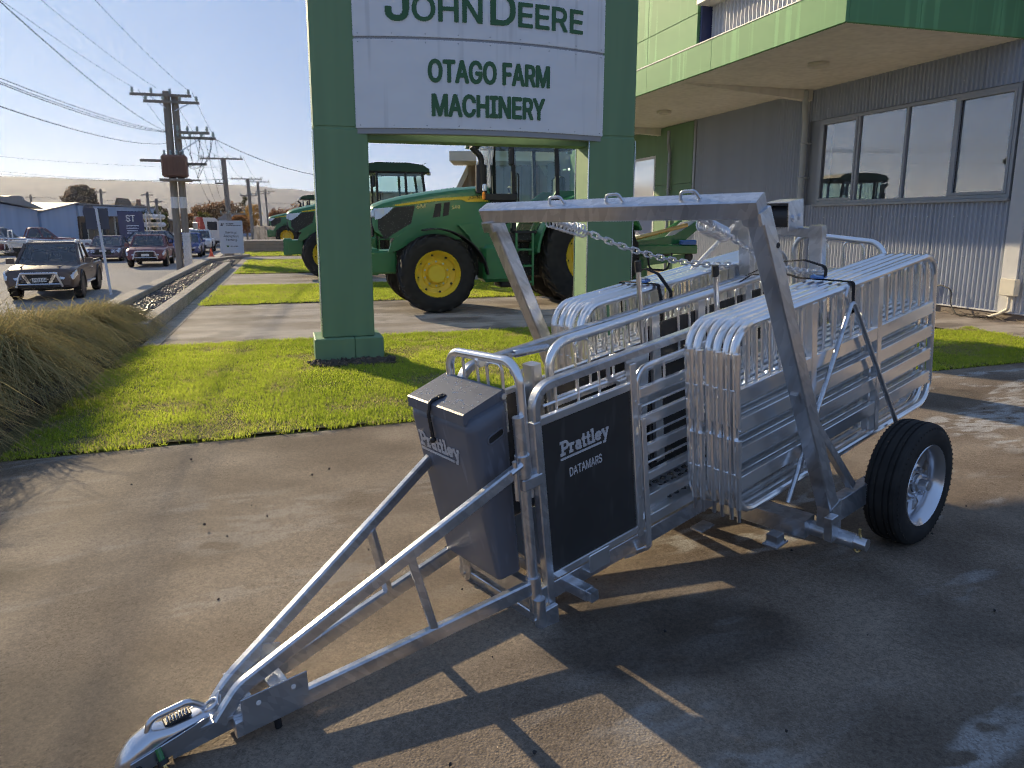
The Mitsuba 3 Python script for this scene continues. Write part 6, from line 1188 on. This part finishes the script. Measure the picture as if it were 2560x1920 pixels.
def tree(name, label, x, y, h, cw, cz0, seed, c0, c1, n=2600, leafs=.35, bare=False, group=None, trunk=True):
    r = np.random.default_rng(seed); t = thing(name, label, 'tree', group); g0 = -.4
    # limbs
    segs, tips = [], []
    def grow(p, d, L_, rad, lv):
        q = p + d * L_; segs.append(sweep([p, (p + q) / 2 + r.normal(0, .04 * L_, 3), q], circ(max(rad, .02), 6 if lv else 9)))
        if lv >= (4 if bare else 3): tips.append(q); return
        for k in range(3 if lv else 5):
            e = d + r.normal(0, .55, 3) * arr(cw / h * 1.5, cw / h * 1.5, .5); e = e / np.linalg.norm(e); e[2] = abs(e[2]) * .8 + .1; e /= np.linalg.norm(e); grow(q, e, L_ * r.uniform(.55, .8), rad * .58, lv + 1)
    grow(arr(x, y, g0), arr(0, 0, 1), h * (.22 if not bare else .24), h * .022, 0)
    part(t, 'trunk', tu(segs), 'm_bark', smooth=40)
    k_ = int(n); cl = 34; cc = []
    while len(cc) < cl:
        u = r.normal(0, 1, 3); u = u / np.linalg.norm(u) * r.uniform(.35, 1) ** .6; cc.append(arr(x + u[0] * cw * .43, y + u[1] * cw * .43, cz0 + (h - cz0) * (.5 + .47 * u[2])))
    cc = np.array(cc); rad = r.uniform(.13, .24, cl) * cw
    ci = r.integers(0, cl, k_); o = r.normal(0, 1, (k_, 3)); o /= np.linalg.norm(o, axis=1, keepdims=True); P_ = cc[ci] + o * (rad[ci] * r.uniform(.55, 1.08, k_))[:, None] * arr(1, 1, .85)
    if bare: P_ = np.array(tips)[r.integers(0, len(tips), k_)] + r.normal(0, cw * .05, (k_, 3))
    a, b = r.normal(0, 1, (k_, 3)), r.normal(0, 1, (k_, 3)); a /= np.linalg.norm(a, axis=1, keepdims=True); b -= a * (a * b).sum(1, keepdims=True); b /= np.linalg.norm(b, axis=1, keepdims=True); s_ = leafs * r.uniform(.5, 1.2, (k_, 1))
    if bare: b = b * .18
    V = np.stack([P_ - a * s_, P_ + b * s_ * .6, P_ + a * s_, P_ - b * s_ * .6], 1).reshape(-1, 3); F = (np.array([[0, 1, 2], [0, 2, 3]])[None] + 4 * np.arange(k_)[:, None, None]).reshape(-1, 3)
    kk = np.clip(r.random(k_) * .6 + .4 * r.random(cl)[ci], 0, 1)[:, None]; col = np.repeat((1 - kk) * arr(*c0) + kk * arr(*c1), 4, 0)
    part(t, 'crown', trimesh.Trimesh(V, F, process=False), 'm_foliage', smooth=False, color=col, kind='stuff')
    return t
def tree_at(label, u, d, vtop, width_px, seed, c0, c1, base_f=.18, n=2400, bare=False, nm='tree', leafs=None):
    q = at(u, d); h = zat(vtop, d); cw = width_px / 1850 * d
    tree(nm, label, q[0], q[1], h, cw, h * base_f, seed, c0, c1, n, leafs or max(.12, cw * .045), bare)
OR0, OR1, GN0, GN1, BR0, BR1 = (.16, .075, .03), (.30, .15, .06), (.035, .05, .018), (.075, .095, .03), (.12, .085, .06), (.20, .14, .10)
tree_at('large round bare crowned tree behind the blue shed', 205, 150, 463, 84, 1, (.15, .12, .10), (.26, .21, .17), .3, 5200, False, leafs=.42)
tree_at('rounded shrubby companion of the large bare tree', 228, 150, 484, 50, 2, BR0, BR1, .1, 2600)
for i, (lab, u, d, v, w_, c0, c1) in enumerate([
    ('dark green bush behind the bale rack', 392, 96, 518, 60, GN0, GN1), ('tall narrow conifer-like tree left of the double pole', 408, 118, 502, 26, BR0, BR1), ('green shrub at the foot of the lamp post', 365, 92, 522, 40, GN0, GN1),
    ('rusty low trees directly right of the double pole', 468, 125, 534, 46, OR0, OR1), ('yellow-green clipped bush beyond the sky blue car', 510, 90, 532, 48, (.07, .08, .02), (.20, .17, .05)), ('brown hazy tree behind the clipped bush', 520, 150, 508, 70, BR0, OR1), ('broad brown tree behind the first distant pole', 560, 150, 503, 70, BR0, OR1), ('tree with grey-brown crown left of the golden tree', 596, 135, 510, 50, BR0, BR1),
    ('golden autumn tree beside the second distant pole', 632, 110, 505, 50, (.28, .16, .04), (.46, .28, .08)), ('tall slim evergreen behind the golden tree', 618, 145, 488, 26, GN0, (.10, .09, .05)), ('low rusty hedge tree behind the parking sign', 600, 90, 540, 60, OR0, OR1), ('red-brown tree above the farthest tractor bonnet', 692, 130, 517, 40, OR0, (.22, .10, .05)), ('bare twiggy tree just left of the sign pylon', 752, 120, 507, 50, BR0, OR1), ('rusty tree low beside the sign pylon', 722, 140, 522, 40, OR0, OR1)]):
    tree_at(lab, u, d, v, w_, 20 + i, c0, c1, .12)
# ================================================================ air
scene['air'] = {'type': 'homogeneous', 'albedo': {'type': 'rgb', 'value': [.95, .95, .95]}, 'sigma_t': .00008, 'phase': {'type': 'hg', 'g': .5}}
scene['haze'] = {'type': 'cube', 'to_world': T4().translate([0, 1500, 104]).scale([3700, 2200, 106]), 'bsdf': {'type': 'null'}, 'interior': {'type': 'ref', 'id': 'air'}}
labels['haze'] = {'kind': 'stuff', 'label': 'thin warm haze over the road and the far hills', 'category': 'haze'}
scene['camera']['medium'] = {'type': 'ref', 'id': 'air'}
